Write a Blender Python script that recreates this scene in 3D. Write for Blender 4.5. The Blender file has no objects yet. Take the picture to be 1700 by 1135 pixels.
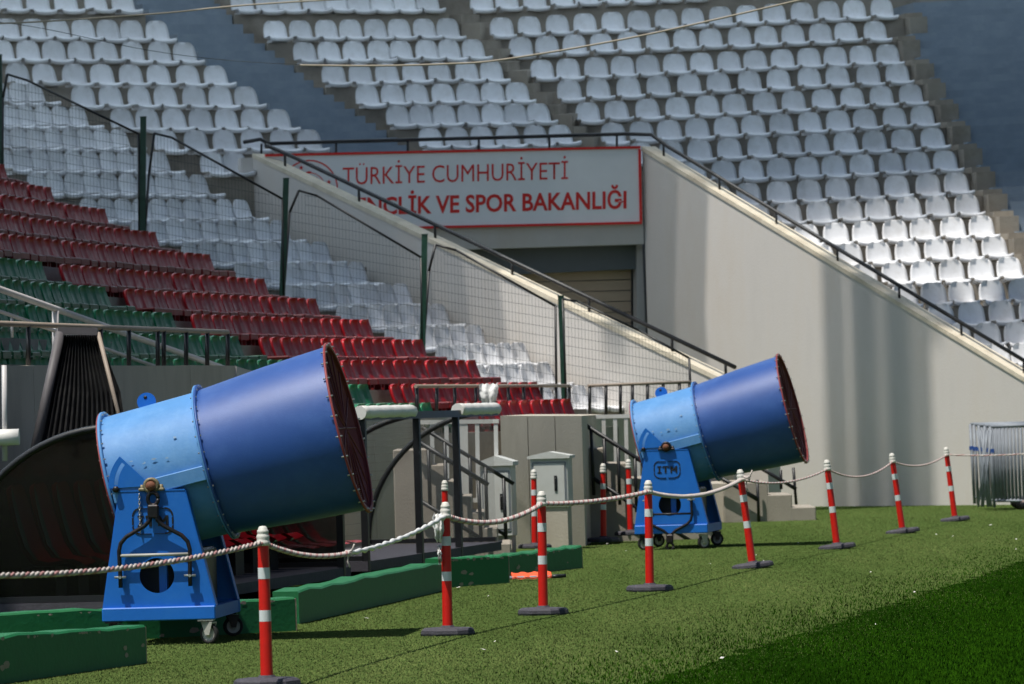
import bpy, math, random
import numpy as np
from mathutils import Vector, Matrix
random.seed(7)
rng = np.random.default_rng(7)
R = math.radians
S = bpy.context.scene
COL = S.collection

# ------------------------------------------------------------------ camera
W_, H_ = 1700.0, 1135.0
F = 8000.0                      # focal length in photo pixels (about 170 mm)
CAMH = 1.73
PITCH = math.atan(111.5 / F)
ROLL = math.atan(0.03)
_f = Vector((0, math.cos(PITCH), math.sin(PITCH)))
_r0 = Vector((1, 0, 0)); _u0 = Vector((0, -math.sin(PITCH), math.cos(PITCH)))
_r = _r0 * math.cos(ROLL) - _u0 * math.sin(ROLL)
_u = _r0 * math.sin(ROLL) + _u0 * math.cos(ROLL)
CAM = Vector((0, 0, CAMH))
cd = bpy.data.cameras.new('camera'); cam = bpy.data.objects.new('camera', cd); COL.objects.link(cam)
M = Matrix((( _r.x, _u.x, -_f.x, 0), (_r.y, _u.y, -_f.y, 0), (_r.z, _u.z, -_f.z, CAMH), (0, 0, 0, 1)))
cam.matrix_world = M
cd.sensor_width = 36; cd.lens = 36 * F / W_; cd.clip_end = 2000; cd.clip_start = 0.5
cd.dof.use_dof = True; cd.dof.focus_distance = 38.5; cd.dof.aperture_fstop = 6.3
S.camera = cam
S.render.resolution_x = 1024; S.render.resolution_y = 684

# ------------------------------------------------------------------ sky, sun, exposure
SUN = Vector((-0.27, -0.27, 1)).normalized()
el = math.asin(SUN.z); az = math.atan2(SUN.x, SUN.y)
wd = bpy.data.worlds.new('World'); S.world = wd; wd.use_nodes = True
nt = wd.node_tree; bg = nt.nodes['Background']
sk = nt.nodes.new('ShaderNodeTexSky'); sk.sky_type = 'NISHITA'; sk.sun_disc = False
sk.sun_elevation = el; sk.sun_rotation = az; sk.air_density = 1.0; sk.dust_density = 0.4; sk.ozone_density = 3.0
nt.links.new(sk.outputs[0], bg.inputs[0]); bg.inputs[1].default_value = 0.05
sl = bpy.data.lights.new('sun', 'SUN'); sl.energy = 5.0; sl.angle = R(0.53); sl.color = (1, 0.95, 0.87)
so = bpy.data.objects.new('sun', sl); COL.objects.link(so)
so.rotation_euler = SUN.to_track_quat('Z', 'Y').to_euler()
S.view_settings.view_transform = 'Standard'; S.view_settings.look = 'None'
S.view_settings.exposure = 0.0; S.view_settings.gamma = 1.0

# ------------------------------------------------------------------ pixel helpers
def ray(px, py):
    return (_f + _r * ((px - W_ / 2) / F) + _u * ((H_ / 2 - py) / F))
def PY(px, py, Y):
    d = ray(px, py); return CAM + d * (Y / d.y)
def PZ(px, py, z=0.0):
    d = ray(px, py); return CAM + d * ((z - CAMH) / d.z)
def PP(px, py, p0, n):
    d = ray(px, py); return CAM + d * ((p0 - CAM).dot(n) / d.dot(n))

# ------------------------------------------------------------------ materials
def lin(c):
    return tuple((v / 12.92 if v <= .04045 else ((v + .055) / 1.055) ** 2.4) for v in [x / 255 for x in c])
MATS = {}
def mat(name, rgb, rough=.6, var=.12, scale=6, bump=0., bscale=60, metal=0., spec=.5, var2=None, stretch=(1, 1, 1),
        dirt=None, dirt_amt=.5, dirt_scale=2.0, alpha=1., island=0.):
    if name in MATS: return MATS[name]
    m = bpy.data.materials.new(name); m.use_nodes = True; n = m.node_tree; b = n.nodes['Principled BSDF']
    c = lin(rgb) if max(rgb) > 1.0 else rgb
    tc = n.nodes.new('ShaderNodeTexCoord')
    mp = n.nodes.new('ShaderNodeMapping'); mp.inputs['Scale'].default_value = stretch
    n.links.new(tc.outputs['Object'], mp.inputs[0])
    if island:
        oi0 = n.nodes.new('ShaderNodeObjectInfo'); m0 = n.nodes.new('ShaderNodeMath'); m0.operation = 'MULTIPLY'; m0.inputs[1].default_value = 60
        n.links.new(oi0.outputs['Random'], m0.inputs[0]); n.links.new(m0.outputs[0], mp.inputs['Location'])
    nz = n.nodes.new('ShaderNodeTexNoise'); nz.inputs['Scale'].default_value = scale; nz.inputs['Detail'].default_value = 6
    nz.inputs['Roughness'].default_value = .65
    n.links.new(mp.outputs[0], nz.inputs[0])
    cr = n.nodes.new('ShaderNodeValToRGB')
    cr.color_ramp.elements[0].position = .3; cr.color_ramp.elements[1].position = .7
    lo = [max(0, v * (1 - var)) for v in c]; hi = [min(1, v * (1 + var)) for v in c]
    cr.color_ramp.elements[0].color = (*lo, 1); cr.color_ramp.elements[1].color = (*hi, 1)
    n.links.new(nz.outputs[0], cr.inputs[0])
    out = cr.outputs[0]
    if dirt:
        d = lin(dirt)
        n2 = n.nodes.new('ShaderNodeTexNoise'); n2.inputs['Scale'].default_value = dirt_scale; n2.inputs['Detail'].default_value = 8
        n2.inputs['Roughness'].default_value = .7
        n.links.new(mp.outputs[0], n2.inputs[0])
        r2 = n.nodes.new('ShaderNodeValToRGB'); r2.color_ramp.elements[0].position = .48; r2.color_ramp.elements[1].position = .72
        r2.color_ramp.elements[0].color = (0, 0, 0, 1); r2.color_ramp.elements[1].color = (dirt_amt,) * 3 + (1,)
        n.links.new(n2.outputs[0], r2.inputs[0])
        mx = n.nodes.new('ShaderNodeMix'); mx.data_type = 'RGBA'
        n.links.new(r2.outputs[0], mx.inputs[0]); n.links.new(out, mx.inputs[6]); mx.inputs[7].default_value = (*d, 1)
        out = mx.outputs[2]
    if island:
        oi = n.nodes.new('ShaderNodeObjectInfo')
        mr = n.nodes.new('ShaderNodeMapRange'); mr.inputs[3].default_value = 1 - island; mr.inputs[4].default_value = 1 + island * .4
        n.links.new(oi.outputs['Random'], mr.inputs[0])
        mx = n.nodes.new('ShaderNodeMix'); mx.data_type = 'RGBA'; mx.blend_type = 'MULTIPLY'; mx.inputs[0].default_value = 1
        cb = n.nodes.new('ShaderNodeCombineColor')
        for i in range(3): n.links.new(mr.outputs[0], cb.inputs[i])
        n.links.new(out, mx.inputs[6]); n.links.new(cb.outputs[0], mx.inputs[7]); out = mx.outputs[2]
    n.links.new(out, b.inputs['Base Color'])
    b.inputs['Roughness'].default_value = rough; b.inputs['Metallic'].default_value = metal
    b.inputs['Specular IOR Level'].default_value = spec
    if alpha < 1: b.inputs['Alpha'].default_value = alpha
    if bump:
        nb = n.nodes.new('ShaderNodeTexNoise'); nb.inputs['Scale'].default_value = bscale; nb.inputs['Detail'].default_value = 4
        n.links.new(tc.outputs['Object'], nb.inputs[0])
        bp = n.nodes.new('ShaderNodeBump'); bp.inputs['Strength'].default_value = bump; bp.inputs['Distance'].default_value = .01
        n.links.new(nb.outputs[0], bp.inputs['Height']); n.links.new(bp.outputs[0], b.inputs['Normal'])
    MATS[name] = m
    return m
CONC = mat('concrete', (158, 150, 138), .9, .14, 1.2, .35, 40, dirt=(110, 98, 84), dirt_amt=.45, dirt_scale=.9)
CONCW = mat('concrete_wall', (202, 197, 192), .9, .07, .8, .2, 30, stretch=(1, 1, .25), dirt=(182, 168, 150), dirt_amt=.45, dirt_scale=.8)
CONCF = mat('concrete_front', (188, 180, 166), .9, .1, 1.0, .25, 40, stretch=(1, 1, .3), dirt=(118, 108, 92), dirt_amt=.4, dirt_scale=1.2)
STEPC = mat('terrace_concrete', (150, 143, 132), .95, .16, 1.5, .4, 30, dirt=(84, 74, 62), dirt_amt=.55, dirt_scale=1.4)
COPE = mat('coping_cream', (208, 198, 178), .85, .12, 5, .2, 30, dirt=(150, 128, 98), dirt_amt=.4, dirt_scale=3)
WHITE = mat('white_seat_plastic', (230, 231, 234), .42, .05, 5, spec=.4, dirt=(178, 172, 162), dirt_amt=.35, dirt_scale=4, island=.16)
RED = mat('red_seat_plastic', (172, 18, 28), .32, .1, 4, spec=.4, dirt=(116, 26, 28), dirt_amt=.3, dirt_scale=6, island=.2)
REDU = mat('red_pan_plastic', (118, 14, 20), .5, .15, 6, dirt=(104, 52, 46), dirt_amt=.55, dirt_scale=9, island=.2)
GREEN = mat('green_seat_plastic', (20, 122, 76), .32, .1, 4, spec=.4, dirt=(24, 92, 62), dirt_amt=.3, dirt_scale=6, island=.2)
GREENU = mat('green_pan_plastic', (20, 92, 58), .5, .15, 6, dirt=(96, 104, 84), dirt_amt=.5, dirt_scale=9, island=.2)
BLACK = mat('black_paint', (24, 25, 28), .45, .2, 10)
FGREEN = mat('fence_green_paint', (12, 58, 42), .45, .2, 8, dirt=(60, 92, 84), dirt_amt=.35, dirt_scale=7)
WIRE = mat('fence_wire', (38, 48, 48), .5, .1, 8)
BLUESTEP = mat('blue_step_paint', (132, 144, 156), .75, .1, 2, .2, 30, dirt=(150, 158, 164), dirt_amt=.4, dirt_scale=2)
BLUELIT = mat('blue_step_lit_edge', (184, 194, 204), .6, .1, 3)
SIGNW = mat('sign_white', (240, 240, 244), .5, .03, 2)
SIGNR = mat('sign_red', (222, 42, 38), .5, .05, 3)
GREYL = mat('lintel_grey', (104, 108, 112), .7, .06, 2, dirt=(84, 86, 88), dirt_amt=.3)
SHUT = mat('shutter_tan', (198, 172, 148), .6, .06, 2)
TURF = mat('turf_ground', (72, 90, 46), .95, .25, 5, spec=0.)
PITCHG = mat('pitch_ground', (18, 42, 5), .95, .25, 5, spec=0.)
KERB = mat('kerb_green_paint', (16, 104, 58), .62, .12, 4, .25, 25, dirt=(8, 70, 40), dirt_amt=.5, dirt_scale=4)
KCHIP = mat('kerb_bare_concrete', (150, 140, 126), .9, .2, 8, .4, 40)
FBL = mat('fan_blue_light', (78, 134, 190), .55, .07, 3, .08, 50, spec=.4, dirt=(136, 178, 218), dirt_amt=.35, dirt_scale=2.2)
FBD = mat('fan_blue_dark', (32, 74, 144), .45, .06, 2, .08, 90, spec=.6, dirt=(66, 106, 172), dirt_amt=.35, dirt_scale=3)
FBS = mat('fan_stand_blue', (12, 104, 196), .5, .06, 3, .05, 60, dirt=(56, 128, 196), dirt_amt=.25, dirt_scale=5)
BEAR = mat('bearing_old_zinc', (126, 118, 92), .6, .25, 25, metal=.3, dirt=(96, 66, 48), dirt_amt=.5, dirt_scale=18)
CHIPB = mat('paint_faded_blue', (120, 150, 178), .7, .2, 30)
FRED = mat('fan_rim_red', (134, 54, 54), .55, .12, 8)
FINT = mat('fan_inner_red', (122, 50, 50), .6, .12, 8)
STEEL = mat('bolt_steel', (190, 190, 186), .35, .1, 20, metal=.8)
DSTEEL = mat('dark_steel', (36, 36, 40), .42, .25, 12, metal=.5, dirt=(92, 60, 44), dirt_amt=.35, dirt_scale=14)
RUST = mat('rusty_axle', (120, 74, 52), .8, .25, 30)
RUB = mat('wheel_rubber', (34, 33, 33), .85, .15, 20)
RIMG = mat('wheel_rim_grey', (170, 168, 160), .5, .1, 10)
BRED = mat('bollard_red', (214, 30, 22), .35, .06, 8, spec=.5, dirt=(160, 34, 26), dirt_amt=.3, dirt_scale=9)
BWHT = mat('bollard_white', (214, 212, 204), .5, .06, 12, dirt=(168, 156, 138), dirt_amt=.4, dirt_scale=14)
BREF = mat('bollard_reflective', (214, 220, 222), .25, .05, 20)
BBASE = mat('bollard_base_rubber', (64, 62, 70), .75, .2, 14, .4, 50)
ROPEW = mat('rope_white', (190, 180, 174), .9, .14, 30)
ROPER = mat('rope_red', (166, 122, 120), .9, .2, 30)
TAPE = mat('white_plastic_film', (224, 224, 222), .4, .06, 20)
PADW = mat('pad_white_vinyl', (228, 226, 220), .45, .04, 6, .15, 18, dirt=(186, 178, 160), dirt_amt=.35, dirt_scale=5)
GATEW = mat('gate_white_paint', (206, 206, 202), .5, .06, 8, dirt=(150, 134, 116), dirt_amt=.4, dirt_scale=8)
CABG = mat('cabinet_grey', (198, 200, 196), .5, .04, 5, dirt=(166, 160, 146), dirt_amt=.3, dirt_scale=4)
GALV = mat('galvanised_steel', (128, 134, 142), .6, .15, 9, metal=.2)
BLUEC = mat('clip_blue', (46, 84, 160), .5, .1, 9)
ORNG = mat('orange_fabric', (236, 92, 52), .8, .12, 12, .3, 30)
RAILW = mat('rail_white', (196, 192, 190), .45, .06, 8)
RAILB = mat('rail_beige', (150, 136, 122), .6, .12, 10)
BELL = mat('bellows_black', (26, 26, 28), .6, .3, 9, dirt=(66, 64, 62), dirt_amt=.5, dirt_scale=9)
GREYF = mat('frame_grey', (88, 84, 86), .6, .12, 8)
CABLE = mat('cable_rope', (166, 156, 140), .8, .1, 30)
ROOFM = bpy.data.materials.new('roof_milky_sheet'); ROOFM.use_nodes = True
_n = ROOFM.node_tree; _n.nodes.clear(); _o = _n.nodes.new('ShaderNodeOutputMaterial'); _a = _n.nodes.new('ShaderNodeBsdfTranslucent'); _b = _n.nodes.new('ShaderNodeBsdfDiffuse'); _m = _n.nodes.new('ShaderNodeMixShader')
_a.inputs[0].default_value = (.82, .91, 1, 1); _b.inputs[0].default_value = (.6, .62, .64, 1); _m.inputs[0].default_value = .18
_n.links.new(_a.outputs[0], _m.inputs[1]); _n.links.new(_b.outputs[0], _m.inputs[2]); _n.links.new(_m.outputs[0], _o.inputs[0])
DOORB = mat('door_brown', (150, 98, 72), .6, .1, 4)
GLASSD = mat('polycarbonate_smoked', (12, 12, 12), .12, .2, 3, spec=.5, alpha=.66)
GLASSC = mat('polycarbonate_clear', (126, 128, 126), .14, .15, 3, spec=.5, alpha=.14)

# ------------------------------------------------------------------ mesh builder
class MB:
    def __init__(s): s.v = []; s.f = []; s.sm = []
    def add(s, vs, fs, smooth=False):
        o = len(s.v); s.v += [Vector(v) for v in vs]; s.f += [tuple(i + o for i in f) for f in fs]; s.sm += [smooth] * len(fs); return s
    def hexa(s, p):            # 8 points: bottom 4 ccw, top 4 ccw
        return s.add(p, [(3, 2, 1, 0), (4, 5, 6, 7), (0, 1, 5, 4), (1, 2, 6, 5), (2, 3, 7, 6), (3, 0, 4, 7)])
    def box(s, c, d, ax=None, bev=0):
        c = Vector(c); hx, hy, hz = d[0] / 2, d[1] / 2, d[2] / 2
        X, Y, Z = ax if ax else (Vector((1, 0, 0)), Vector((0, 1, 0)), Vector((0, 0, 1)))
        if bev:
            b = min(bev, hx * .9, hy * .9, hz * .9); vs = []; 
            import itertools
            idx = {}
            for sx in (-1, 1):
                for sy in (-1, 1):
                    for sz in (-1, 1):
                        for k in range(3):
                            q = [sx * (hx - (b if k != 0 else 0)), sy * (hy - (b if k != 1 else 0)), sz * (hz - (b if k != 2 else 0))]
                            idx[(sx, sy, sz, k)] = len(vs); vs.append(c + X * q[0] + Y * q[1] + Z * q[2])
            fs = []
            I = idx
            for sx in (-1, 1):
                q = [I[(sx, -1, -1, 0)], I[(sx, 1, -1, 0)], I[(sx, 1, 1, 0)], I[(sx, -1, 1, 0)]]; fs.append(q if sx > 0 else q[::-1])
                q = [I[(-1, sx, -1, 1)], I[(-1, sx, 1, 1)], I[(1, sx, 1, 1)], I[(1, sx, -1, 1)]]; fs.append(q if sx > 0 else q[::-1])
                q = [I[(-1, -1, sx, 2)], I[(1, -1, sx, 2)], I[(1, 1, sx, 2)], I[(-1, 1, sx, 2)]]; fs.append(q if sx > 0 else q[::-1])
            for a in (-1, 1):
                for d2 in (-1, 1):
                    q = [I[(a, d2, -1, 0)], I[(a, d2, -1, 1)], I[(a, d2, 1, 1)], I[(a, d2, 1, 0)]]; fs.append(q if a * d2 < 0 else q[::-1])
                    q = [I[(a, -1, d2, 0)], I[(a, 1, d2, 0)], I[(a, 1, d2, 2)], I[(a, -1, d2, 2)]]; fs.append(q if a * d2 > 0 else q[::-1])
                    q = [I[(-1, a, d2, 1)], I[(-1, a, d2, 2)], I[(1, a, d2, 2)], I[(1, a, d2, 1)]]; fs.append(q if a * d2 < 0 else q[::-1])
                    for sz in (-1, 1):
                        q = [I[(a, d2, sz, 0)], I[(a, d2, sz, 1)], I[(a, d2, sz, 2)]]; fs.append(q if a * d2 * sz > 0 else q[::-1])
            return s.add(vs, fs)
        p = [c + X * (a * hx) + Y * (b * hy) + Z * (e * hz) for e in (-1, 1) for a, b in ((-1, -1), (1, -1), (1, 1), (-1, 1))]
        return s.hexa(p)
    def beam(s, a, b, w, h, up=(0, 0, 1)):
        a = Vector(a); b = Vector(b); z = (b - a); L = z.length
        if L < 1e-6: return s
        z.normalize(); u = Vector(up)
        if abs(z.dot(u)) > .98: u = Vector((0, 1, 0))
        x = z.cross(u).normalized(); y = x.cross(z)
        return s.box((a + b) / 2, (w, h, L), (x, y, z))
    def tube(s, pts, r, n=8, cap=True, smooth=True):
        pts = [Vector(p) for p in pts]; vs = []; fs = []; px = None
        for i, p in enumerate(pts):
            t = (pts[min(i + 1, len(pts) - 1)] - pts[max(i - 1, 0)]).normalized()
            if px is None:
                u = Vector((0, 0, 1)) if abs(t.z) < .9 else Vector((0, 1, 0)); px = t.cross(u).normalized()
            px = (px - t * px.dot(t)).normalized(); py = t.cross(px)
            rr = r[i] if isinstance(r, (list, tuple)) else r
            vs += [p + px * (rr * math.cos(2 * math.pi * k / n)) + py * (rr * math.sin(2 * math.pi * k / n)) for k in range(n)]
        for i in range(len(pts) - 1):
            for k in range(n):
                fs.append((i * n + k, i * n + (k + 1) % n, (i + 1) * n + (k + 1) % n, (i + 1) * n + k))
        s.add(vs, fs, smooth)
        if cap:
            o = len(s.v) - len(vs)
            s.f += [tuple(o + k for k in range(n))[::-1], tuple(o + len(vs) - n + k for k in range(n))]; s.sm += [False, False]
        return s
    def lathe(s, prof, n=24, org=(0, 0, 0), ax=None, smooth=True, closed=False):  # prof: (r, h) along axis
        org = Vector(org); X, Y, Z = ax if ax else (Vector((1, 0, 0)), Vector((0, 1, 0)), Vector((0, 0, 1)))
        vs = []; fs = []
        for r, h in prof:
            vs += [org + X * (r * math.cos(2 * math.pi * k / n)) + Y * (r * math.sin(2 * math.pi * k / n)) + Z * h for k in range(n)]
        m = len(prof)
        for i in range(m if closed else m - 1):
            j = (i + 1) % m
            for k in range(n):
                fs.append((i * n + k, i * n + (k + 1) % n, j * n + (k + 1) % n, j * n + k))
        return s.add(vs, fs, smooth)
    def prism(s, poly, off):     # poly: list of 3D points, extruded by off
        n = len(poly); off = Vector(off); vs = [Vector(p) for p in poly] + [Vector(p) + off for p in poly]
        fs = [tuple(range(n))[::-1], tuple(range(n, 2 * n))] + [(i, (i + 1) % n, n + (i + 1) % n, n + i) for i in range(n)]
        return s.add(vs, fs)
    def mesh(s, name, m, inv=None):
        me = bpy.data.meshes.new(name)
        vs = [inv @ v for v in s.v] if inv else s.v
        me.from_pydata([tuple(v) for v in vs], [], s.f); me.polygons.foreach_set('use_smooth', s.sm)
        me.materials.append(m); me.update()
        import bmesh
        bm = bmesh.new(); bm.from_mesh(me); bmesh.ops.recalc_face_normals(bm, faces=bm.faces); bm.to_mesh(me); bm.free()
        return me
    def build(s, name, m, parent=None, world=True):
        inv = None
        if parent is not None and world: inv = parent.matrix_basis.inverted()
        o = bpy.data.objects.new(name, s.mesh(name, m, inv)); COL.objects.link(o)
        if parent is not None: o.parent = parent
        return o
def tag(o, label, cat=None, group=None, kind=None):
    if label: o['label'] = label
    if cat: o['category'] = cat
    if group: o['group'] = group
    if kind: o['kind'] = kind
    return o
def thing(name, label, cat, loc=(0, 0, 0), rz=0, group=None, rot=None):
    o = bpy.data.objects.new(name, None); COL.objects.link(o); o.empty_display_size = .1
    o.matrix_basis = Matrix.Translation(Vector(loc)) @ (rot.to_4x4() if rot else Matrix.Rotation(rz, 4, 'Z'))
    return tag(o, label, cat, group)
def dup(o, parent=None):
    c = o.copy(); COL.objects.link(c); c.parent = parent
    for ch in kids.get(o, []):
        dup(ch, c)
    return c
kids = {}
def kid(o):
    kids.setdefault(o.parent, []).append(o); return o
Z = Vector((0, 0, 1))
def V(*a): return Vector(a)

# ================================================================== GROUND
def sheet(name, pts, z, m):
    mb = MB(); mb.add([(p[0], p[1], z) for p in pts], [tuple(range(len(pts)))])
    return tag(mb.build(name, m), None, None, None, 'structure')
DAZ = math.atan(1800 / F)                       # the touchline runs away to the right
D_ = V(math.sin(DAZ), math.cos(DAZ), 0); E_ = V(-math.cos(DAZ), math.sin(DAZ), 0)
sheet('ground_apron', [(-250, -60), (250, -60), (250, 400), (-250, 400)], 0, TURF)
pe = PZ(1400, 1030)                             # edge of the darker green pitch
a = pe - D_ * 80; b = pe + D_ * 22
re_ = random.Random(3); L_ = (b - a).length
left_edge = [b.lerp(a, k / 500) + V(re_.gauss(0, .05), 0, 0) for k in range(501)]
sheet('pitch_grass', [(a.x + 70, a.y), (b.x + 70, b.y)] + [(q.x, q.y) for q in left_edge], .004, PITCHG)

def grass(name, n, inside, hmin, hmax, wid, c0, c1, label, ylo, yhi, wob=.0):
    Y = ylo * (yhi / ylo) ** rng.random(n)
    px = rng.random(n) * 2400 - 350
    X = (px - 850) / F * Y
    k = inside(X, Y); X = X[k]; Y = Y[k]; m = len(X)
    h = hmin + (hmax - hmin) * rng.random(m)
    patch = .5 + .5 * np.sin(X * 1.7 + 2 * np.sin(Y * .35)) * np.sin(Y * .9 + X * .6)
    h *= .8 + .35 * patch
    ang = rng.random(m) * 2 * np.pi; lean = .6 * h * rng.random(m)
    co = np.zeros((m, 3, 3), np.float32)
    dx = np.cos(ang) * wid; dy = np.sin(ang) * wid
    co[:, 0] = np.stack([X - dx, Y - dy, np.zeros(m)], 1); co[:, 1] = np.stack([X + dx, Y + dy, np.zeros(m)], 1)
    la = rng.random(m) * 2 * np.pi
    co[:, 2] = np.stack([X + np.cos(la) * lean, Y + np.sin(la) * lean, h], 1)
    me = bpy.data.meshes.new(name)
    me.vertices.add(m * 3); me.vertices.foreach_set('co', co.ravel())
    me.loops.add(m * 3); me.loops.foreach_set('vertex_index', np.arange(m * 3, dtype=np.int32))
    me.polygons.add(m); me.polygons.foreach_set('loop_start', np.arange(0, m * 3, 3, dtype=np.int32)); me.polygons.foreach_set('loop_total', np.full(m, 3, np.int32))
    me.update()
    mt = bpy.data.materials.new(name); mt.use_nodes = True; nn = mt.node_tree; bs = nn.nodes['Principled BSDF']
    ge = nn.nodes.new('ShaderNodeNewGeometry'); cr = nn.nodes.new('ShaderNodeValToRGB')
    cr.color_ramp.elements[0].color = (*lin(c0), 1); cr.color_ramp.elements[1].color = (*lin(c1), 1)
    nz = nn.nodes.new('ShaderNodeTexNoise'); nz.inputs['Scale'].default_value = .9; nz.inputs['Detail'].default_value = 5
    tcc = nn.nodes.new('ShaderNodeTexCoord'); mpp = nn.nodes.new('ShaderNodeMapping'); mpp.inputs['Rotation'].default_value = (0, 0, DAZ); mpp.inputs['Scale'].default_value = (1.0, .13, 1)
    nn.links.new(tcc.outputs['Object'], mpp.inputs[0]); nn.links.new(mpp.outputs[0], nz.inputs[0])
    mr = nn.nodes.new('ShaderNodeMapRange'); mr.inputs[1].default_value = .3; mr.inputs[2].default_value = .7
    nn.links.new(nz.outputs[0], mr.inputs[0])
    ad = nn.nodes.new('ShaderNodeMath'); ad.operation = 'MULTIPLY_ADD'; ad.inputs[1].default_value = .3
    hf = nn.nodes.new('ShaderNodeMath'); hf.operation = 'MULTIPLY'; hf.inputs[1].default_value = .7
    nn.links.new(mr.outputs[0], hf.inputs[0])
    nn.links.new(ge.outputs['Random Per Island'], ad.inputs[0]); nn.links.new(hf.outputs[0], ad.inputs[2]); nn.links.new(ad.outputs[0], cr.inputs[0])
    nn.links.new(cr.outputs[0], bs.inputs['Base Color']); bs.inputs['Roughness'].default_value = .7; bs.inputs['Specular IOR Level'].default_value = 0.
    vm = nn.nodes.new('ShaderNodeVectorMath'); vm.operation = 'SCALE'; vm.inputs[3].default_value = .4; nn.links.new(ge.outputs['Normal'], vm.inputs[0])
    va = nn.nodes.new('ShaderNodeVectorMath'); va.operation = 'ADD'; va.inputs[1].default_value = (0, 0, .6); nn.links.new(vm.outputs[0], va.inputs[0])
    vn = nn.nodes.new('ShaderNodeVectorMath'); vn.operation = 'NORMALIZE'; nn.links.new(va.outputs[0], vn.inputs[0]); nn.links.new(vn.outputs[0], bs.inputs['Normal'])
    me.materials.append(mt)
    o = bpy.data.objects.new(name, me); COL.objects.link(o)
    return tag(o, label, 'grass', None, 'stuff')
def side(X, Y): return (X - pe.x) * D_.y - (Y - pe.y) * D_.x       # >0 : on the pitch
wl0 = PZ(968, 905)
def behind(X, Y): return ((X - wl0.x) * D_.y - (Y - wl0.y) * D_.x) > -.3
grass('apron_turf_blades', 900000, lambda X, Y: (side(X, Y) < 1.6 * (rng.random(len(X)) + rng.random(len(X)) - .9)) & behind(X, Y), .004, .012, .0045, (58, 78, 36), (112, 124, 72),
      'short olive green artificial turf between the stands and the pitch', 28, 77)
grass('pitch_grass_blades', 450000, lambda X, Y: side(X, Y) > 1.6 * (rng.random(len(X)) + rng.random(len(X)) - 1.1), .012, .03, .005, (12, 34, 3), (44, 80, 12),
      'dark green grass of the playing pitch', 27, 74)

# ================================================================== SEATS
def shell_seat():
    # monobloc white shell: origin at the foot of the back, faces -y
    prof = [(-.40, -.066, .43), (-.415, -.02, .44), (-.39, .008, .445), (-.28, .008, .445), (-.15, .005, .445), (-.06, .02, .45), (-.015, .07, .45),
            (.012, .15, .445), (.03, .23, .425), (.045, .30, .375), (.053, .345, .29), (.057, .362, .18)]
    nx = 9; vs = []; fs = []
    for k, (y, z, w) in enumerate(prof):
        for i in range(nx):
            t = -1 + 2 * i / (nx - 1)
            curl = abs(t) ** 3
            if k >= 6: yy = y - .045 * curl; zz = z
            else: yy = y; zz = z + .03 * curl - .012 * (1 - t * t) * (1 if 2 <= k <= 5 else 0)
            vs.append((t * w / 2, yy, zz))
    m = len(prof)
    for k in range(m - 1):
        for i in range(nx - 1):
            fs.append((k * nx + i, k * nx + i + 1, (k + 1) * nx + i + 1, (k + 1) * nx + i))
    mb = MB(); mb.add(vs, fs, True)
    # back skin
    vs2 = [(x * .97, y + .016, z - .012) for x, y, z in vs]
    mb.add(vs2, [f[::-1] for f in fs], True)
    n = m * nx; ring = [i for i in range(nx)] + [k * nx + nx - 1 for k in range(1, m)] + [(m - 1) * nx + i for i in range(nx - 2, -1, -1)] + [k * nx for k in range(m - 2, 0, -1)]
    o = 0
    for q in range(len(ring)):
        a_, b_ = ring[q], ring[(q + 1) % len(ring)]
        mb.f.append((a_, b_, n + b_, n + a_)); mb.sm.append(True)
    mb.box((0, -.17, -.04), (.3, .3, .06))      # moulded foot
    return mb.mesh('shell_seat', WHITE)
SHELL = shell_seat()
def tip_seat_meshes(mu, mp):
    # folding-row seat: high curved back, boxy pan on brackets
    vs = []; fs = []; nx = 7
    prof = [(.0, .10, .38), (.02, .16, .39), (.045, .23, .40), (.065, .30, .39), (.075, .35, .35), (.07, .38, .29), (.055, .395, .2)]
    for y, z, w in prof:
        for i in range(nx):
            t = -1 + 2 * i / (nx - 1); vs.append((t * w / 2, y - .06 * t * t, z))
    m = len(prof)
    for k in range(m - 1):
        for i in range(nx - 1): fs.append((k * nx + i, k * nx + i + 1, (k + 1) * nx + i + 1, (k + 1) * nx + i))
    mb = MB(); mb.add(vs, fs, True); mb.add([(x, y + .03, z - .006) for x, y, z in vs], [f[::-1] for f in fs], True)
    n = m * nx; ring = list(range(nx)) + [k * nx + nx - 1 for k in range(1, m)] + [(m - 1) * nx + i for i in range(nx - 2, -1, -1)] + [k * nx for k in range(m - 2, 0, -1)]
    for q in range(len(ring)):
        a_, b_ = ring[q], ring[(q + 1) % len(ring)]; mb.f.append((a_, b_, n + b_, n + a_)); mb.sm.append(True)
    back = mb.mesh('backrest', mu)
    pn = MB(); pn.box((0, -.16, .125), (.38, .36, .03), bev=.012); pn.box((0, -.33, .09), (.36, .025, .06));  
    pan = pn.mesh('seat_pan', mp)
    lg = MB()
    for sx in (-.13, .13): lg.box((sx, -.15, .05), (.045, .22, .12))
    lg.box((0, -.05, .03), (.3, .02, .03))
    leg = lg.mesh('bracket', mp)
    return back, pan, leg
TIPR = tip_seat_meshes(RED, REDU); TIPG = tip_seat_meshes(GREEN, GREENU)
def place_shell(p, th, label, group):
    o = bpy.data.objects.new('white_stadium_seat', SHELL); COL.objects.link(o)
    o.location = p; o.rotation_euler = (random.gauss(0, .025), random.gauss(0, .014), th + random.gauss(0, .03))
    return tag(o, label, 'seat', group)
def place_tip(p, th, ms, name, label, group):
    r = bpy.data.objects.new(name, None); COL.objects.link(r); r.empty_display_size = .1
    r.location = p; r.rotation_euler = (random.uniform(-.03, .03), random.uniform(-.01, .01), th + random.uniform(-.05, .05))
    tag(r, label, 'seat', group)
    for nm, me in zip(('backrest', 'seat_pan', 'bracket'), ms):
        o = bpy.data.objects.new(nm, me); COL.objects.link(o); o.parent = r

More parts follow.
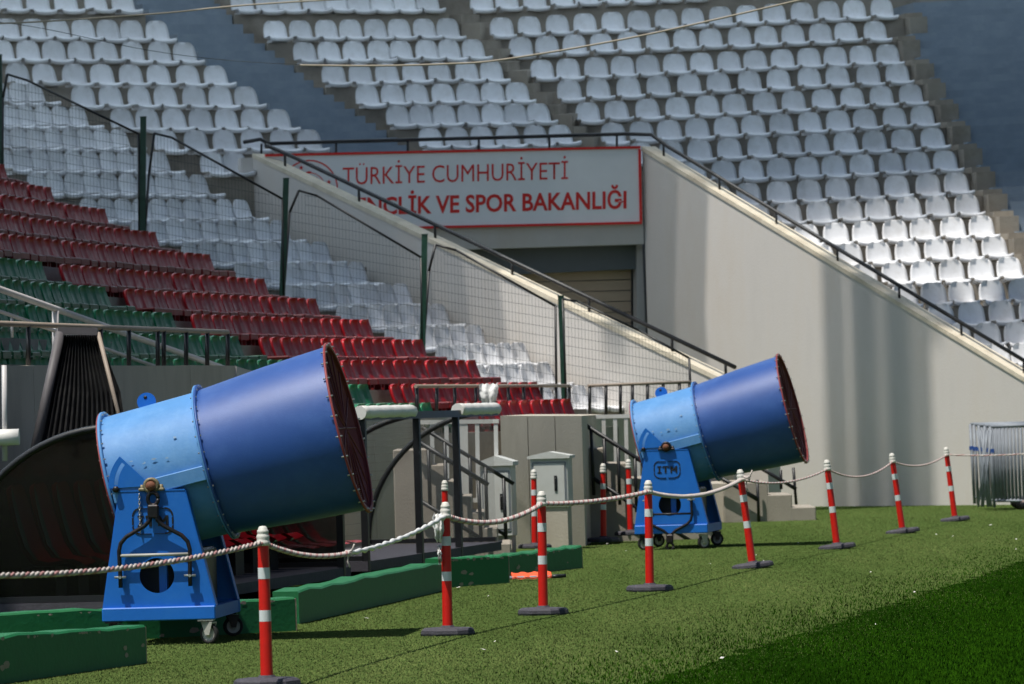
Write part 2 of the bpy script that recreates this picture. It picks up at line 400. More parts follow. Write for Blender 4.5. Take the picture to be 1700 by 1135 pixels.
def rake(px, py, Y, th, slope):
    r = V(math.cos(th), math.sin(th), 0); bk = V(-math.sin(th), math.cos(th), 0)
    return PY(px, py, Y), r.cross(bk + Z * slope).normalized()
def step_block(mb, pL, pR, nf, front, back, drop):
    up = Z * -.07
    q = [pL + nf * front + up, pR + nf * front + up, pR - nf * back + up, pL - nf * back + up]
    mb.hexa([v - Z * drop for v in q] + q)

def ordn(n):
    w = ['zeroth', 'first', 'second', 'third', 'fourth', 'fifth', 'sixth', 'seventh', 'eighth', 'ninth', 'tenth', 'eleventh', 'twelfth']
    return w[n] if n < len(w) else str(n) + ('th' if 10 < n % 100 < 20 else {1: 'st', 2: 'nd', 3: 'rd'}.get(n % 10, 'th'))
def terrace(name, label, rows, th_deg, refp, slope, seat_label, group, extl=.35, extr=.35, depth=1.5):
    th = R(th_deg); p0, n = rake(*refp, th, slope)
    nf = V(math.sin(th), -math.cos(th), 0)
    out = []
    for (xl, yl, xr, yr, cnt) in rows:
        pl = PP(xl, yl, p0, n); pr = PP(xr, yr, p0, n)
        rd = (pr - pl).normalized() if cnt > 1 else V(math.cos(th), math.sin(th), 0)
        out.append((pl, pr, rd))
    base = out[len(out) // 2][0]
    t = thing(name, label, 'stand', (base.x, base.y, 0))
    for (pl, pr, rd), row in zip(out, rows):
        mb = MB(); el_ = extl(row) if callable(extl) else extl; er_ = extr(row) if callable(extr) else extr
        h = math.atan2(rd.y, rd.x); nfr = V(math.sin(h), -math.cos(h), 0)
        step_block(mb, pl - rd * el_, pr + rd * er_, nfr, .33, depth, .75)
        mb.build('step', STEPC, t)
        cnt = row[4]
        for i in range(cnt):
            f = i / max(1, cnt - 1)
            p = pl.lerp(pr, f) + rd * random.uniform(-.02, .02)
            place_shell(p, h, seat_label(rows.index(row), i, cnt, len(rows)), group)
    return t, out

SLOPE = .48
rowsL = [(0, 173, 58, 173, 3), (-14, 211, 128, 212, 6), (2, 249, 198, 250, 8), (6, 285, 263, 288, 10), (60, 324, 329, 326, 10), (148, 368, 400, 367, 10),
         (232, 403, 462, 402, 9), (316, 441, 532, 438, 9), (403, 476, 591, 472, 8), (488, 512, 665, 508, 8), (571, 547, 726, 542, 7), (654, 581, 788, 577, 6),
         (738, 611, 862, 606, 6), (797, 645, 903, 640, 5), (905, 682, 991, 676, 4)]
t, outL = terrace('corner_terrace', 'stepped concrete terrace of white seats beside the slanting wall behind the wire fence', rowsL, 50, (1000, 685, 74.2), SLOPE,
        lambda r, i, c, n: f'white seat {ordn(c - i)} from the cream wall, {ordn(n - r)} row up behind the wire fence', 'white seats behind the wire fence', extl=2.6, extr=.75)
rows0 = [(-32, 18, 203, 20, 6), (-30, 64, 259, 68, 8), (1, 101, 304, 104, 8), (26, 140, 356, 143, 8), (137, 178, 409, 178, 7), (201, 216, 462, 216, 7),
         (276, 252, 513, 250, 6), (350, 289, 391, 289, 2)]
t, out0 = terrace('upper_terrace_block', 'shaded concrete terrace of white seats above the fence and before the blue stair', rows0, 29, (530, 250, 81.6), SLOPE,
        lambda r, i, c, n: f'white seat {ordn(c - i)} to the left of the blue stair, {ordn(n - r)} row from the bottom', 'white seats before the blue stair', extl=lambda r: .4 if r[0] > 30 else 2., extr=.3)
rows1 = [(403, 20, 710, 19, 9), (457, 67, 743, 63, 8), (506, 103, 785, 98, 8), (554, 140, 816, 134, 7), (607, 175, 859, 170, 7), (659, 210, 894, 205, 7), (713, 247, 929, 241, 6)]
t, out1 = terrace('middle_terrace_block', 'shaded concrete terrace of white seats between blue stair and grey aisle above the sign', rows1, 21, (980, 240, 84.0), SLOPE,
        lambda r, i, c, n: f'white seat {ordn(i + 1)} to the right of the blue stair, {ordn(n - r)} row above the sign', 'white seats above the sign', extl=.28, extr=.3)
rows2 = [(798, 18, 1150, 0, 9), (834, 61, 1462, 29, 15), (863, 94, 1450, 67, 14), (898, 132, 1472, 106, 14), (943, 166, 1490, 138, 12), (976, 203, 1510, 173, 12),
         (1016, 238, 1529, 209, 12), (1065, 271, 1548, 246, 11), (1153, 303, 1569, 284, 10), (1192, 341, 1588, 321, 9), (1259, 374, 1606, 357, 8),
         (1289, 410, 1629, 393, 8), (1362, 442, 1650, 427, 7), (1435, 474, 1676, 462, 6), (1450, 509, 1694, 499, 6), (1510, 543, 1712, 533, 5), (1591, 574, 1735, 570, 4), (1656, 608, 1748, 604, 3)]
t, out2 = terrace('right_terrace_block', 'concrete terrace of white seats rising behind the slanting wall with black handrail', rows2, 8, (1690, 590, 77.3), SLOPE,
        lambda r, i, c, n: f'white seat {ordn(c - i)} from the blue ribbed stair, {ordn(7 - r) + " row above" if r < 7 else ordn(r - 6) + " row below"} the sloping wall top', 'white seats above the slanting wall', extl=.45, extr=.62)

# blue stairs: one between two blocks, one beyond the right block
def blue_stair(name, label, pairs, sub=3):
    t = thing(name, label, 'stairs', (pairs[-1][0].x, pairs[-1][0].y, 0))
    for i, (pl, pr) in enumerate(pairs):
        h = math.atan2(pr.y - pl.y, pr.x - pl.x); nf = V(math.sin(h), -math.cos(h), 0)
        nx_ = pairs[i + 1] if i + 1 < len(pairs) else (pl + nf * .75 - Z * .36, pr + nf * .75 - Z * .36)
        for k in range(sub):
            f = k / sub
            a_ = pl.lerp(nx_[0], f); b_ = pr.lerp(nx_[1], f)
            mb = MB(); step_block(mb, a_, b_, nf, .33, 1.2, .8); st = mb.build('step', BLUESTEP, t)
            mb = MB(); mb.beam(a_ + nf * .334 - Z * .085, b_ + nf * .334 - Z * .085, .012, .04); mb.build('lit_edge_strip', BLUELIT, st)  # pale strip paints the light caught on the step edge
    return t
pairs = [(o0[1] + o0[2] * .42, o1[0] - o1[2] * .42) for o0, o1 in zip(out0[:7], out1)]
top = (pairs[0][0] + V(-.36, .65, .36), pairs[0][1] + V(-.36, .65, .36))
blue_stair('blue_stair', 'blue painted stair descending between the two shaded blocks of white seats', [top] + pairs)
pr2 = []
for (pl, pr, rd) in out2[1:]:
    a_ = pr + rd * .62; pr2.append((a_, a_ + rd * 6.0))
blue_stair('blue_stair', 'blue ribbed stair with painted sunlit edges beyond the right edge of the large seat block', [(p[0] + V(0, .75, .36), p[1] + V(0, .75, .36)) for p in pr2[:1]] + pr2)
# concrete aisle half steps between the middle and the right block, and along the right edge
t = thing('aisle_stair', 'grey concrete aisle stair between the middle and the large right block of seats', 'stairs', tuple(out1[3][1])[:2] + (0,))
for (o1, o2) in zip(out1, out2):
    a_ = o1[1] + o1[2] * .3; b_ = o2[0] - o2[2] * .3
    h = math.atan2(b_.y - a_.y, b_.x - a_.x); nf = V(math.sin(h), -math.cos(h), 0)
    mb = MB(); step_block(mb, a_ , b_, nf, .36, 1.3, .7); mb.build('step', STEPC, t)
    mb = MB(); step_block(mb, a_ - Z * .17, b_ - Z * .17, nf, .72, .5, .6); mb.build('step', CONC, t)
t = thing('edge_stair', 'stepped concrete blocks along the edge between white seats and the blue ribbed stair', 'stairs', tuple(out2[8][1])[:2] + (0,))
for o2 in out2[1:]:
    c = o2[1] + o2[2] * .5; rd = o2[2]; nf = V(rd.y, -rd.x, 0).normalized()
    mb = MB(); step_block(mb, c - rd * .14, c + rd * .2, nf, .70, .2, .5); o = mb.build('step', STEPC, t); 
    mb = MB(); step_block(mb, c - rd * .14 + Z * .1, c + rd * .2 + Z * .1, nf, .40, .4, .5); mb.build('step', CONC, t)

# left stand: curved rows of red and green seats
p0, nL = rake(943, 700, 67.4, R(90) - DAZ, .44)
ROWS = [(5, 312, -99, None), (82, 350, -99, None), (171, 386, -99, None), (256, 425, -99, None), (347, 462, -99, None), (435, 503, 112, 76), (521, 536, 216, 179), (609, 571, 330, 288), (697, 604, 434, 403),
        (787, 638, 540, 505), (890, 674, 652, 623), (943, 703, 762, 721)]
def px_of(p):
    q = p - CAM; return 850 + F * q.dot(_r) / q.dot(_f)
left_stand = thing('side_terrace', 'curved concrete terrace carrying the rows of red and green seats', 'stand', tuple(PP(500, 600, p0, nL))[:2] + (0,))
nred = ngreen = 0
front_lines = []
for ri, (xr, yr, redl, gr) in enumerate(ROWS):
    p = PP(xr, yr, p0, nL); p = p - Z * .05
    pts = []; x = xr; q = p.copy()
    step = .42; redk = greenk = 0
    while x > -70 and len(pts) < 90:
        a_ = R(9.0 + (x - 50) / 750 * 11); a_ = max(R(8.), min(R(20), a_))
        pts.append((q.copy(), a_, x))
        q = q - V(math.sin(a_), math.cos(a_), 0) * step
        x = px_of(q)
    for (q, a_, x) in pts:
        th = R(90) - a_
        if x >= redl:
            redk += 1; place_tip(q, th, TIPR, 'red_stadium_seat', f'red seat {ordn(redk)} from the fence end of the {ordn(len(ROWS) - ri)} red row from the front', 'red seats of the side stand'); nred += 1
        elif gr is not None and x <= gr:
            greenk += 1; place_tip(q, th, TIPG, 'green_stadium_seat', f'green seat {ordn(greenk)} from the red seats in the {ordn(len(ROWS) - ri)} row from the front', 'green seats of the side stand'); ngreen += 1
    # the step under this row follows the curve
    ext = [(pts[0][0] + V(math.sin(pts[0][1]), math.cos(pts[0][1]), 0) * 1.1, pts[0][1])] + [(q, a_) for q, a_, x in pts[::4]] + [(pts[-1][0], pts[-1][1])]
    vs = []; fs = []
    for q, a_ in ext:
        n_ = V(math.cos(a_), -math.sin(a_), 0)
        vs += [q + n_ * .37 - Z * .6, q + n_ * .37 - Z * .01, q - n_ * .95 - Z * .01, q - n_ * .95 - Z * .6]
    for i in range(len(ext) - 1):
        for k in range(4): fs.append((i * 4 + k, i * 4 + (k + 1) % 4, i * 4 + 4 + (k + 1) % 4, i * 4 + 4 + k))
    fs += [(0, 1, 2, 3), tuple(len(vs) - 4 + k for k in (3, 2, 1, 0))]
    MB().add(vs, fs).build('step', STEPC, left_stand)
print('seats red', nred, 'green', ngreen)

# ================================================================== WALLS AND OPENING
def rail_set(name, label, path, r, posts, mrail, mpost, rp, group=None, foot=0):
    base = posts[0][0] if posts else path[0]
    t = thing(name, label, 'railing', tuple(base), group=group)
    MB().tube(path, r, 8).build('rail', mrail, t)
    for a_, b_ in posts:
        mb = MB(); mb.tube([a_, b_], rp, 6)
        if foot: mb.box(Vector(a_) + Z * .01, (foot, foot, .02))
        mb.build('post', mpost, t)
    return t
# left slanting wall: front end and upper end
LW0 = PY(1215, 637, 72.8); LW1 = PY(420, 256, 79.6)
lwn = (LW1 - LW0); lwn.z = 0; lwd = lwn.normalized(); lwnn = V(-lwd.y, lwd.x, 0)      # normal
if lwnn.y > 0: lwnn = -lwnn
t = thing('slanting_wall', 'cream concrete wall with slanting top behind the wire fence, left of the sign', 'wall', (LW0.x, LW0.y, 0))
LWx = LW0 - lwd * .0
fr = LW0 + (LW0 - LW1).normalized() * .7
fr = V(fr.x, fr.y, max(fr.z, 0.2))
body = [V(fr.x, fr.y, -.2), V(LW1.x, LW1.y, -.2), LW1 - Z * .06, fr - Z * .06]
MB().prism(body, -lwnn * .30).build('wall_body', CONCW, t)
cp = MB(); n_ = 8
dirv = (LW1 - fr); upn = lwd.cross(lwnn); 
mb = MB(); mb.prism([fr - Z * .058, LW1 - Z * .058, LW1 + Z * .015, fr + Z * .015], -lwnn * .34)
mb.v = [v + lwnn * .02 for v in mb.v]; mb.build('coping', COPE, t)
def LWp(px, dz): # point on the wall top at pixel column
    best = None
    for i in range(401):
        q = fr.lerp(LW1, i / 400)
        e_ = abs(px_of(q) - px)
        if best is None or e_ < best[0]: best = (e_, q)
    return best[1] - lwnn * .15 + Z * dz
ra = .23
posts = [(LWp(x, 0), LWp(x, ra)) for x in (462, 586, 712, 841, 968, 1106, 1195)]
rail_set('wall_handrail', 'black handrail running down the slanting cream wall in front of the sign', [LWp(432, ra - .02), LWp(470, ra), LWp(800, ra), LWp(1210, ra)], .035, posts, BLACK, BLACK, .022)
# right slanting wall
RW0 = PY(1720, 639, 75.1); RW1 = PY(1066, 244, 81.0)
rwd = (RW1 - RW0); rwd.z = 0; rwd.normalize(); rwn = V(-rwd.y, rwd.x, 0)
if rwn.y > 0: rwn = -rwn
rf = RW0 + (RW0 - RW1) * .35; rf.z = max(rf.z, 1.5)
t = thing('slanting_wall', 'tall grey concrete wall with slanting top at the right of the sign and shutter', 'wall', (RW0.x, RW0.y, 0))
MB().prism([V(rf.x, rf.y, -.2), V(RW1.x, RW1.y, -.2), RW1 - Z * .06, RW0 - Z * .06, rf - Z * .06], -rwn * .3).build('wall_body', CONCW, t)
mb = MB(); mb.prism([RW0 - Z * .058, RW1 - Z * .058, RW1 + Z * .015, RW0 + Z * .015], -rwn * .34); mb.v = [v + rwn * .02 for v in mb.v]; mb.build('coping', COPE, t)
def RWp(px, dz):
    best = None
    for i in range(401):
        q = RW0.lerp(RW1, i / 400); e_ = abs(px_of(q) - px)
        if best is None or e_ < best[0]: best = (e_, q)
    return best[1] - rwn * .15 + Z * dz
posts = [(RWp(x, 0), RWp(x, .215)) for x in (1092, 1184, 1279, 1380, 1483, 1587, 1690)]
# sign wall between the two upper ends
SA = LW1.copy(); SB = RW1.copy(); sdir = (SB - SA); sdir.z = 0; sdir.normalize(); sn = V(sdir.y, -sdir.x, 0)
SP = V(SB.x, SB.y, 3) + sn * .0
t = thing('portal_wall', 'portal wall with pale beam, grey lintel and tan roller shutter under the sign', 'portal', tuple(SA)[:2] + (0,))
def SQ(px, py, off=0.): return PP(px, py, SP + sn * off, sn)
def quadbox(name, pts, thick, m, parent, nrm):
    return MB().prism(pts, -nrm * thick).build(name, m, parent)
quadbox('beam', [SQ(400, 425), SQ(1069, 405), SQ(1064, 247), SQ(400, 262)], .5, CONCW, t, sn)
quadbox('lintel', [SQ(700, 462, -.35), SQ(1062, 446, -.35), SQ(1062, 398, -.35), SQ(700, 412, -.35)], .4, GREYL, t, sn)
for k in range(9):
    y0 = 446 + k * 18; 
    quadbox('shutter_slat', [SQ(760, y0 + 16.6 + 8, -.62), SQ(1058, y0 + 16.6, -.62), SQ(1058, y0, -.62), SQ(760, y0 + 8, -.62)], .05, SHUT, t, sn)
quadbox('guide_rail', [SQ(1049, 640, -.55), SQ(1056, 640, -.55), SQ(1056, 440, -.55), SQ(1049, 440, -.55)], .06, BLACK, t, sn)
quadbox('jamb', [SQ(1057, 660, -.3), SQ(1076, 660, -.3), SQ(1066, 400, -.3), SQ(1057, 400, -.3)], .5, CONCW, t, sn)
quadbox('back_wall', [SQ(300, 700, -.72), SQ(1080, 700, -.72), SQ(1080, 300, -.72), SQ(300, 300, -.72)], .1, GREYL, t, sn)
# sign board with lettering
sg = thing('sign_board', 'white banner board with red frame, emblem and red Turkish lettering', 'sign', tuple(SQ(750, 380, .06)))
quadbox('board', [SQ(440, 382, .06), SQ(1065, 370, .06), SQ(1062, 244, .06), SQ(440, 258, .06)], .05, SIGNW, sg, sn)
def frame_bar(p, q, w=4):
    dx, dy = q[0] - p[0], q[1] - p[1]; L = math.hypot(dx, dy); nx_, ny_ = -dy / L * w / 2, dx / L * w / 2
    quadbox('frame', [SQ(p[0] - nx_, p[1] - ny_, .085), SQ(q[0] - nx_, q[1] - ny_, .085), SQ(q[0] + nx_, q[1] + ny_, .085), SQ(p[0] + nx_, p[1] + ny_, .085)], .03, SIGNR, sg, sn)
frame_bar((440, 257.5), (1063.5, 244)); frame_bar((440, 383), (1066, 369.5)); frame_bar((1062, 247), (1064.4, 367))
def text_on(txt, x0, y0, x1, y1, hpx, fn, m, parent, name, bold=0., nlead=None):
    cu = bpy.data.curves.new('lettering', 'FONT'); cu.body = txt; cu.size = 1; cu.offset = bold; cu.resolution_u = 3
    to = bpy.data.objects.new('lettering', cu); COL.objects.link(to)
    dg = bpy.context.evaluated_depsgraph_get(); me = bpy.data.meshes.new_from_object(to.evaluated_get(dg))
    bpy.data.objects.remove(to)
    xs = [v.co.x for v in me.vertices]; a_, b_ = min(xs), max(xs)
    cap = .72
    inv = parent.matrix_basis.inverted()
    for v in me.vertices:
        u = (v.co.x - a_) / (b_ - a_); w = v.co.y / cap
        px = x0 + (x1 - x0) * u; py = y0 + (y1 - y0) * u - hpx * w
        v.co = inv @ fn(px, py)
    me.materials.clear(); me.materials.append(m)
    me.name = name
    o = bpy.data.objects.new(name, me); COL.objects.link(o); o.parent = parent
    return o
fn = lambda px, py: SQ(px, py, .066)
text_on('TÜRKİYE CUMHURİYETİ', 569, 306.5, 943, 297, 30, fn, SIGNR, sg, 'lettering', -.004)
text_on('GENÇLİK VE SPOR BAKANLIĞI', 566, 357, 1040, 345, 29, fn, SIGNR, sg, 'lettering', .022)
# emblem: ring, inner ring, stars and crescents
def disc_poly(name, pts2):
    mb = MB(); mb.prism([SQ(x, y, .072) for x, y in pts2], -sn * .008); mb.build(name, SIGNR, sg)
def ring2(cx, cy, r, w, a0=0, a1=360, n=40):
    A = [R(a0 + (a1 - a0) * i / n) for i in range(n + 1)]
    vs = [SQ(cx + r * math.cos(a), cy - r * math.sin(a), .07) for a in A] + [SQ(cx + (r - w) * math.cos(a), cy - (r - w) * math.sin(a), .07) for a in A]
    fs = [(i, i + 1, n + 2 + i, n + 1 + i) for i in range(n)]
    MB().add(vs, fs).build('emblem_ring', SIGNR, sg)
ring2(514, 312, 47, 2.2); ring2(514, 312, 26, 1.2, 20, 160)
def star2(cx, cy, r, rot=90):
    disc_poly('emblem_star', [(cx + (r if k % 2 == 0 else r * .42) * math.cos(R(rot + 36 * k)), cy - (r if k % 2 == 0 else r * .42) * math.sin(R(rot + 36 * k))) for k in range(10)])
for x, y in ((500, 278), (528, 279), (546, 302), (484, 300)): star2(x, y, 4)
ring2(513, 293, 9, 3.5, 60, 250, 16); ring2(524, 300, 6, 3, -60, 120, 12)
star2(526, 298, 4)
# handrail over the sign and down the right wall
SL = lambda px, py: SQ(px, py, -.2)
path = [SL(404, 236), SL(432, 231), SL(446, 238), SL(830, 228), SL(1040, 222), RWp(1072, .22) + Z * .03, RWp(1100, .215), RWp(1400, .215), RWp(1719, .215)]
posts += [(SL(x, 258 - (x - 440) * .0215), SL(x, 238 - (x - 446) * .026)) for x in (434, 558, 677, 795, 912, 1024)]
rail_set('wall_handrail', 'black handrail above the sign and down the right slanting wall', path, .032, posts, BLACK, BLACK, .02)

# ================================================================== SIDE STAND FRONT
wn = V(D_.y, -D_.x, 0)                                  # faces the pitch
wl1 = wl0 + E_ * 2.0
def WQ(px, py, off=0.): return PP(px, py, wl1 + wn * off, wn)
t = thing('parapet_wall', 'weathered concrete front wall of the side stand behind the dugouts', 'wall', tuple(wl0))
def wseg(name, x0, x1, ytop0, ytop1, m=CONCF, th=.25, zb=-.1):
    a_ = WQ(x0, ytop0); b_ = WQ(x1, ytop1)
    return MB().prism([V(a_.x, a_.y, zb), V(b_.x, b_.y, zb), b_, a_], -wn * th).build(name, m, t)
xs = [-60, 55, 315, 392]
for i in range(3): 
    wseg('panel', xs[i] + .6, xs[i + 1], 606 + 0 * i, 607)
wseg('panel', 392.5, 620, 688, 690); wseg('panel', 620.5, 800, 690, 691); wseg('panel', 800.5, 968, 691, 692)
mb = MB(); mb.prism([WQ(393, 608, .02), WQ(440, 622, .02), WQ(440, 700, .02), WQ(393, 700, .02)], -wn * .3); mb.build('stair_cheek', CONCW, t)
# broad concrete pier beside the cabinets
pl = PY(830, 690, 59.6); pr_ = PY(966, 690, 60.0)
t = thing('concrete_pier', 'broad grey concrete pier with vertical joints behind the cabinets', 'pier', (pl.x, pl.y, 0))
for i in range(3):
    a_ = pl.lerp(pr_, i / 3 + .004); b_ = pl.lerp(pr_, (i + 1) / 3 - .004)
    MB().prism([V(a_.x, a_.y, -.1), V(b_.x, b_.y, -.1), b_, a_], V(.4, 6.4, 0)).build('panel', CONCF, t)
# railings on the parapets
def parapet_rail(name, label, fn_, x0, x1, y0, y1, xs_, yb, mr=RAILB, r=.026):
    path = [fn_(x0, y0), fn_(x1, y1)]
    yy = lambda x: y0 + (y1 - y0) * (x - x0) / (x1 - x0)
    yb_ = yb if callable(yb) else (lambda x: yb)
    return rail_set(name, label, path, r, [(fn_(x, yb_(x)), fn_(x, yy(x))) for x in xs_], mr, BLACK, .024)
parapet_rail('parapet_railing', 'low beige topped railing with black balusters on the left parapet before green seats', lambda x, y: WQ(x, y, -.1), -20, 378, 536, 551, (47, 167, 214, 262, 272, 309, 344, 378), 608)
parapet_rail('parapet_railing', 'low black railing on the parapet in front of the red seats, cloth hanging on it', lambda x, y: WQ(x, y, -.1), 690, 945, 641, 640, (692, 725, 755, 790, 797, 820, 844, 869, 899, 923, 945), 691, RAILB, .024)
parapet_rail('parapet_railing', 'low dark railing above the white gate beside the rear blue fan', lambda x, y: PP(x, y, PY(1050, 690, 68.5), V(.5, -1, 0).normalized()), 976, 1146, 640, 634, (979, 1006, 1030, 1050, 1075, 1101, 1128, 1145), 692, RAILB, .022)
# cloth hanging on the railing
def cloth(name, label, px, py, w, h, Y, m, seed):
    rr = random.Random(seed); c = PY(px, py, Y); vs = []; fs = []; nx_, nz_ = 9, 12
    for k in range(nz_ + 1):
        for i in range(nx_ + 1):
            u = i / nx_ - .5; v_ = k / nz_
            wd_ = w * (1 - .35 * v_ ** 2) * (1 if k > 0 else .8)
            vs.append(c + V(u * wd_ + rr.uniform(-.008, .008), .03 * math.sin(u * 14 + v_ * 3) - .05 * math.sin(v_ * 3) + rr.uniform(-.01, .01), -v_ * h * (1 - .25 * abs(u + .1)) + .012 * math.sin(i * 2.1)))
    for k in range(nz_):
        for i in range(nx_): fs.append((k * (nx_ + 1) + i, k * (nx_ + 1) + i + 1, (k + 1) * (nx_ + 1) + i + 1, (k + 1) * (nx_ + 1) + i))
    mb = MB().add(vs, fs, True); mb.add([v + V(0, .006, 0) for v in vs], [f[::-1] for f in fs], True)
    return tag(mb.build(name, m), label, 'cloth')
cloth('hanging_cloth', 'white cloth hanging from the low black railing before the red seats', 811, 637, .25, .30, 61.6, TAPE, 3)
# white stair handrails at far left
def WL(x, y): return PP(x, y, wl1 - wn * .5, wn)
rail_set('stair_handrail', 'thick white metal handrail slanting down before the green seats', [WL(-25, 471), WL(385, 616)], .034, [(WL(92, 620), WL(92, 514))], RAILW, RAILW, .034)
rail_set('stair_handrail', 'thin white handrail slanting down below the thick one before green seats', [WL(-25, 508), WL(280, 616)], .02, [(WL(20, 560), WL(20, 526))], RAILW, RAILW, .014)

# ================================================================== WIRE FENCE
def fence_panel_pts(name_label, post, poly, Y0, Y1, idx):
    pass
fx = [(-2, 92, 3, 300, 71.2), (238, 195, 237, 392, 70.9), (475, 297, 467, 506, 70.6), (705, 390, 701, 577, 70.3), (931, 492, 938, 672, 70.0)]
fence = thing('wire_fence', 'green post and wire mesh fence stepping down between the red and the white seats', 'fence', tuple(PY(467, 530, 70.6)))
for (xt, yt, xb, yb, Y) in fx:
    t_ = PY(xt, yt, Y); b_ = PY(xb, yb + 25, Y)
    MB().beam(b_, t_, .085, .085).box(t_ + Z * .008, (.095, .095, .016)).build('post', FGREEN, fence)
panels = [([(5, 162), (12, 123), (45, 133), (230, 222)], [(3, 330), (236, 400)]),
          ([(247, 292), (256, 221), (285, 228), (469, 330)], [(240, 398), (468, 512)]),
          ([(481, 352), (496, 316), (527, 325), (699, 427)], [(470, 502), (702, 580)]),
          ([(712, 450), (723, 406), (757, 415), (922, 508)], [(703, 580), (936, 680)]),
          ([(934, 496), (958, 500), (1060, 548), (1144, 594)], [(940, 680), (1148, 690)])]
for i, (topl, bot) in enumerate(panels):
    Ya = fx[i][4] - .03; Yb = fx[i + 1][4] - .03 if i + 1 < len(fx) else 69.7
    x0, x1 = topl[0][0], bot[1][0]
    def FQ(x, y): return PY(x, y, Ya + (Yb - Ya) * (x - x0) / (x1 - x0))
    fr_path = [FQ(*p) for p in topl]
    fr_path = [FQ(*bot[0])] + fr_path + [FQ(topl[-1][0] + (2 if i < 4 else 4), bot[1][1])]
    mb = MB()
    for a_, b_ in zip(fr_path[:-1] if i < 4 else fr_path, fr_path[1:]): mb.tube([a_, b_], .019, 6)
    pf = mb.build('panel_frame', BLACK, fence)
    # wires
    def ytop(x):
        for (ax_, ay_), (bx_, by_) in zip(topl, topl[1:]):
            if ax_ <= x <= bx_: return ay_ + (by_ - ay_) * (x - ax_) / max(1e-6, bx_ - ax_)
        return topl[-1][1]
    def ybot(x): return bot[0][1] + (bot[1][1] - bot[0][1]) * (x - bot[0][0]) / (bot[1][0] - bot[0][0])
    w = MB(); x = x0 + 3
    while x < topl[-1][0] + 2:
        if ybot(x) > ytop(x) + 3: w.tube([FQ(x, ytop(x)), FQ(x + 3, ybot(x))], .0022, 3, False)
        x += 5.6
    k = 0
    while k < 16:
        off = 8 + k * 15.5
        pts = [(x0 + 4 + (topl[-1][0] - x0 - 4) * j / 10) for j in range(11)]
        seg = [(x_, max(ytop(x_) , topl[0][1] + off - 40 + (x_ - x0) * .16)) for x_ in pts]
        run = [FQ(x_, y_ + 0) for x_, y_ in seg if ytop(x_) + 1 < topl[0][1] + off - 40 + (x_ - x0) * .16 < ybot(x_)]
        if len(run) > 1: w.tube(run, .003, 3, False)
        k += 1
    wm = w.build('wire_mesh', WIRE, fence); wm.parent = pf; wm['kind'] = 'stuff'; pf.matrix_basis.identity()

# ================================================================== KERBS
def kerb(label, p0_, p1_, t0, t1, thick=.22, chip=True, seed=1):
    a_ = PZ(*p0_); b_ = PZ(*p1_)
    za = PY(p0_[0], t0, a_.y).z; zb = PY(p1_[0], t1, b_.y).z
    d = (b_ - a_).normalized(); nn_ = V(-d.y, d.x, 0)
    if nn_.y < 0: nn_ = -nn_
    r = thing('green_kerb', label, 'kerb', tuple(a_))
    n = 14; rr = random.Random(seed); vs = []; fs = []
    for i in range(n + 1):
        f = i / n; q = a_.lerp(b_, f); z = za + (zb - za) * f + rr.uniform(-.012, .012)
        vs += [V(q.x, q.y, -.05), V(q.x, q.y, z - .015), V(q.x, q.y, z) + nn_ * .015, V(q.x, q.y, z) + nn_ * thick, V(q.x, q.y, -.05) + nn_ * thick]
    for i in range(n):
        for k in range(4): fs.append((i * 5 + k, i * 5 + k + 1, i * 5 + 6 + k, i * 5 + 5 + k))
    fs += [(0, 1, 2, 3, 4), tuple(n * 5 + k for k in range(5))]
    MB().add(vs, fs).build('body', KERB, r)
    # bare end and chipped spots
    e = b_ + d * .004
    MB().prism([V(e.x, e.y, -.04), V(e.x, e.y, zb - .01), V(e.x, e.y, zb - .01) + nn_ * (thick - .01), V(e.x, e.y, -.04) + nn_ * (thick - .01)], d * .01).build('bare_end', KCHIP, r)
    if chip:
        for k in range(22):
            f = rr.uniform(.05, .985); q = a_.lerp(b_, f); z = rr.uniform(.02, .14) if k < 5 else (za + (zb - za) * f) - .022; s_ = rr.uniform(.02, .05) if k < 5 else rr.uniform(.008, .03)
            pts = []
            for j in range(7):
                an = 2 * math.pi * j / 7; rad = s_ * rr.uniform(.5, 1.1)
                pts.append(V(q.x, q.y, z) + d * (rad * math.cos(an) * 1.2) + Z * (rad * math.sin(an) * .6) - nn_ * .003)
            MB().add(pts, [tuple(range(7))]).build('chipped_spot', KCHIP, r)
    return r
kerb('low green kerb with chipped paint in front of the front fan', (-60, 1145), (243, 1101), 1059, 1038, seed=2)
kerb('low green kerb behind the front fan running to its grey end', (-60, 1078), (491, 1047), 1024, 991, seed=5)
kerb('dark shaded green kerb running along the dugout pits', (497, 1036), (735, 981), 980, 933, seed=8, chip=False)
kerb('sunlit green kerb end beside the orange stretcher', (735, 976), (845, 968), 927, 921, seed=11)
kerb('farthest green kerb behind the orange stretcher', (842, 957), (967, 943), 922, 906, seed=14)
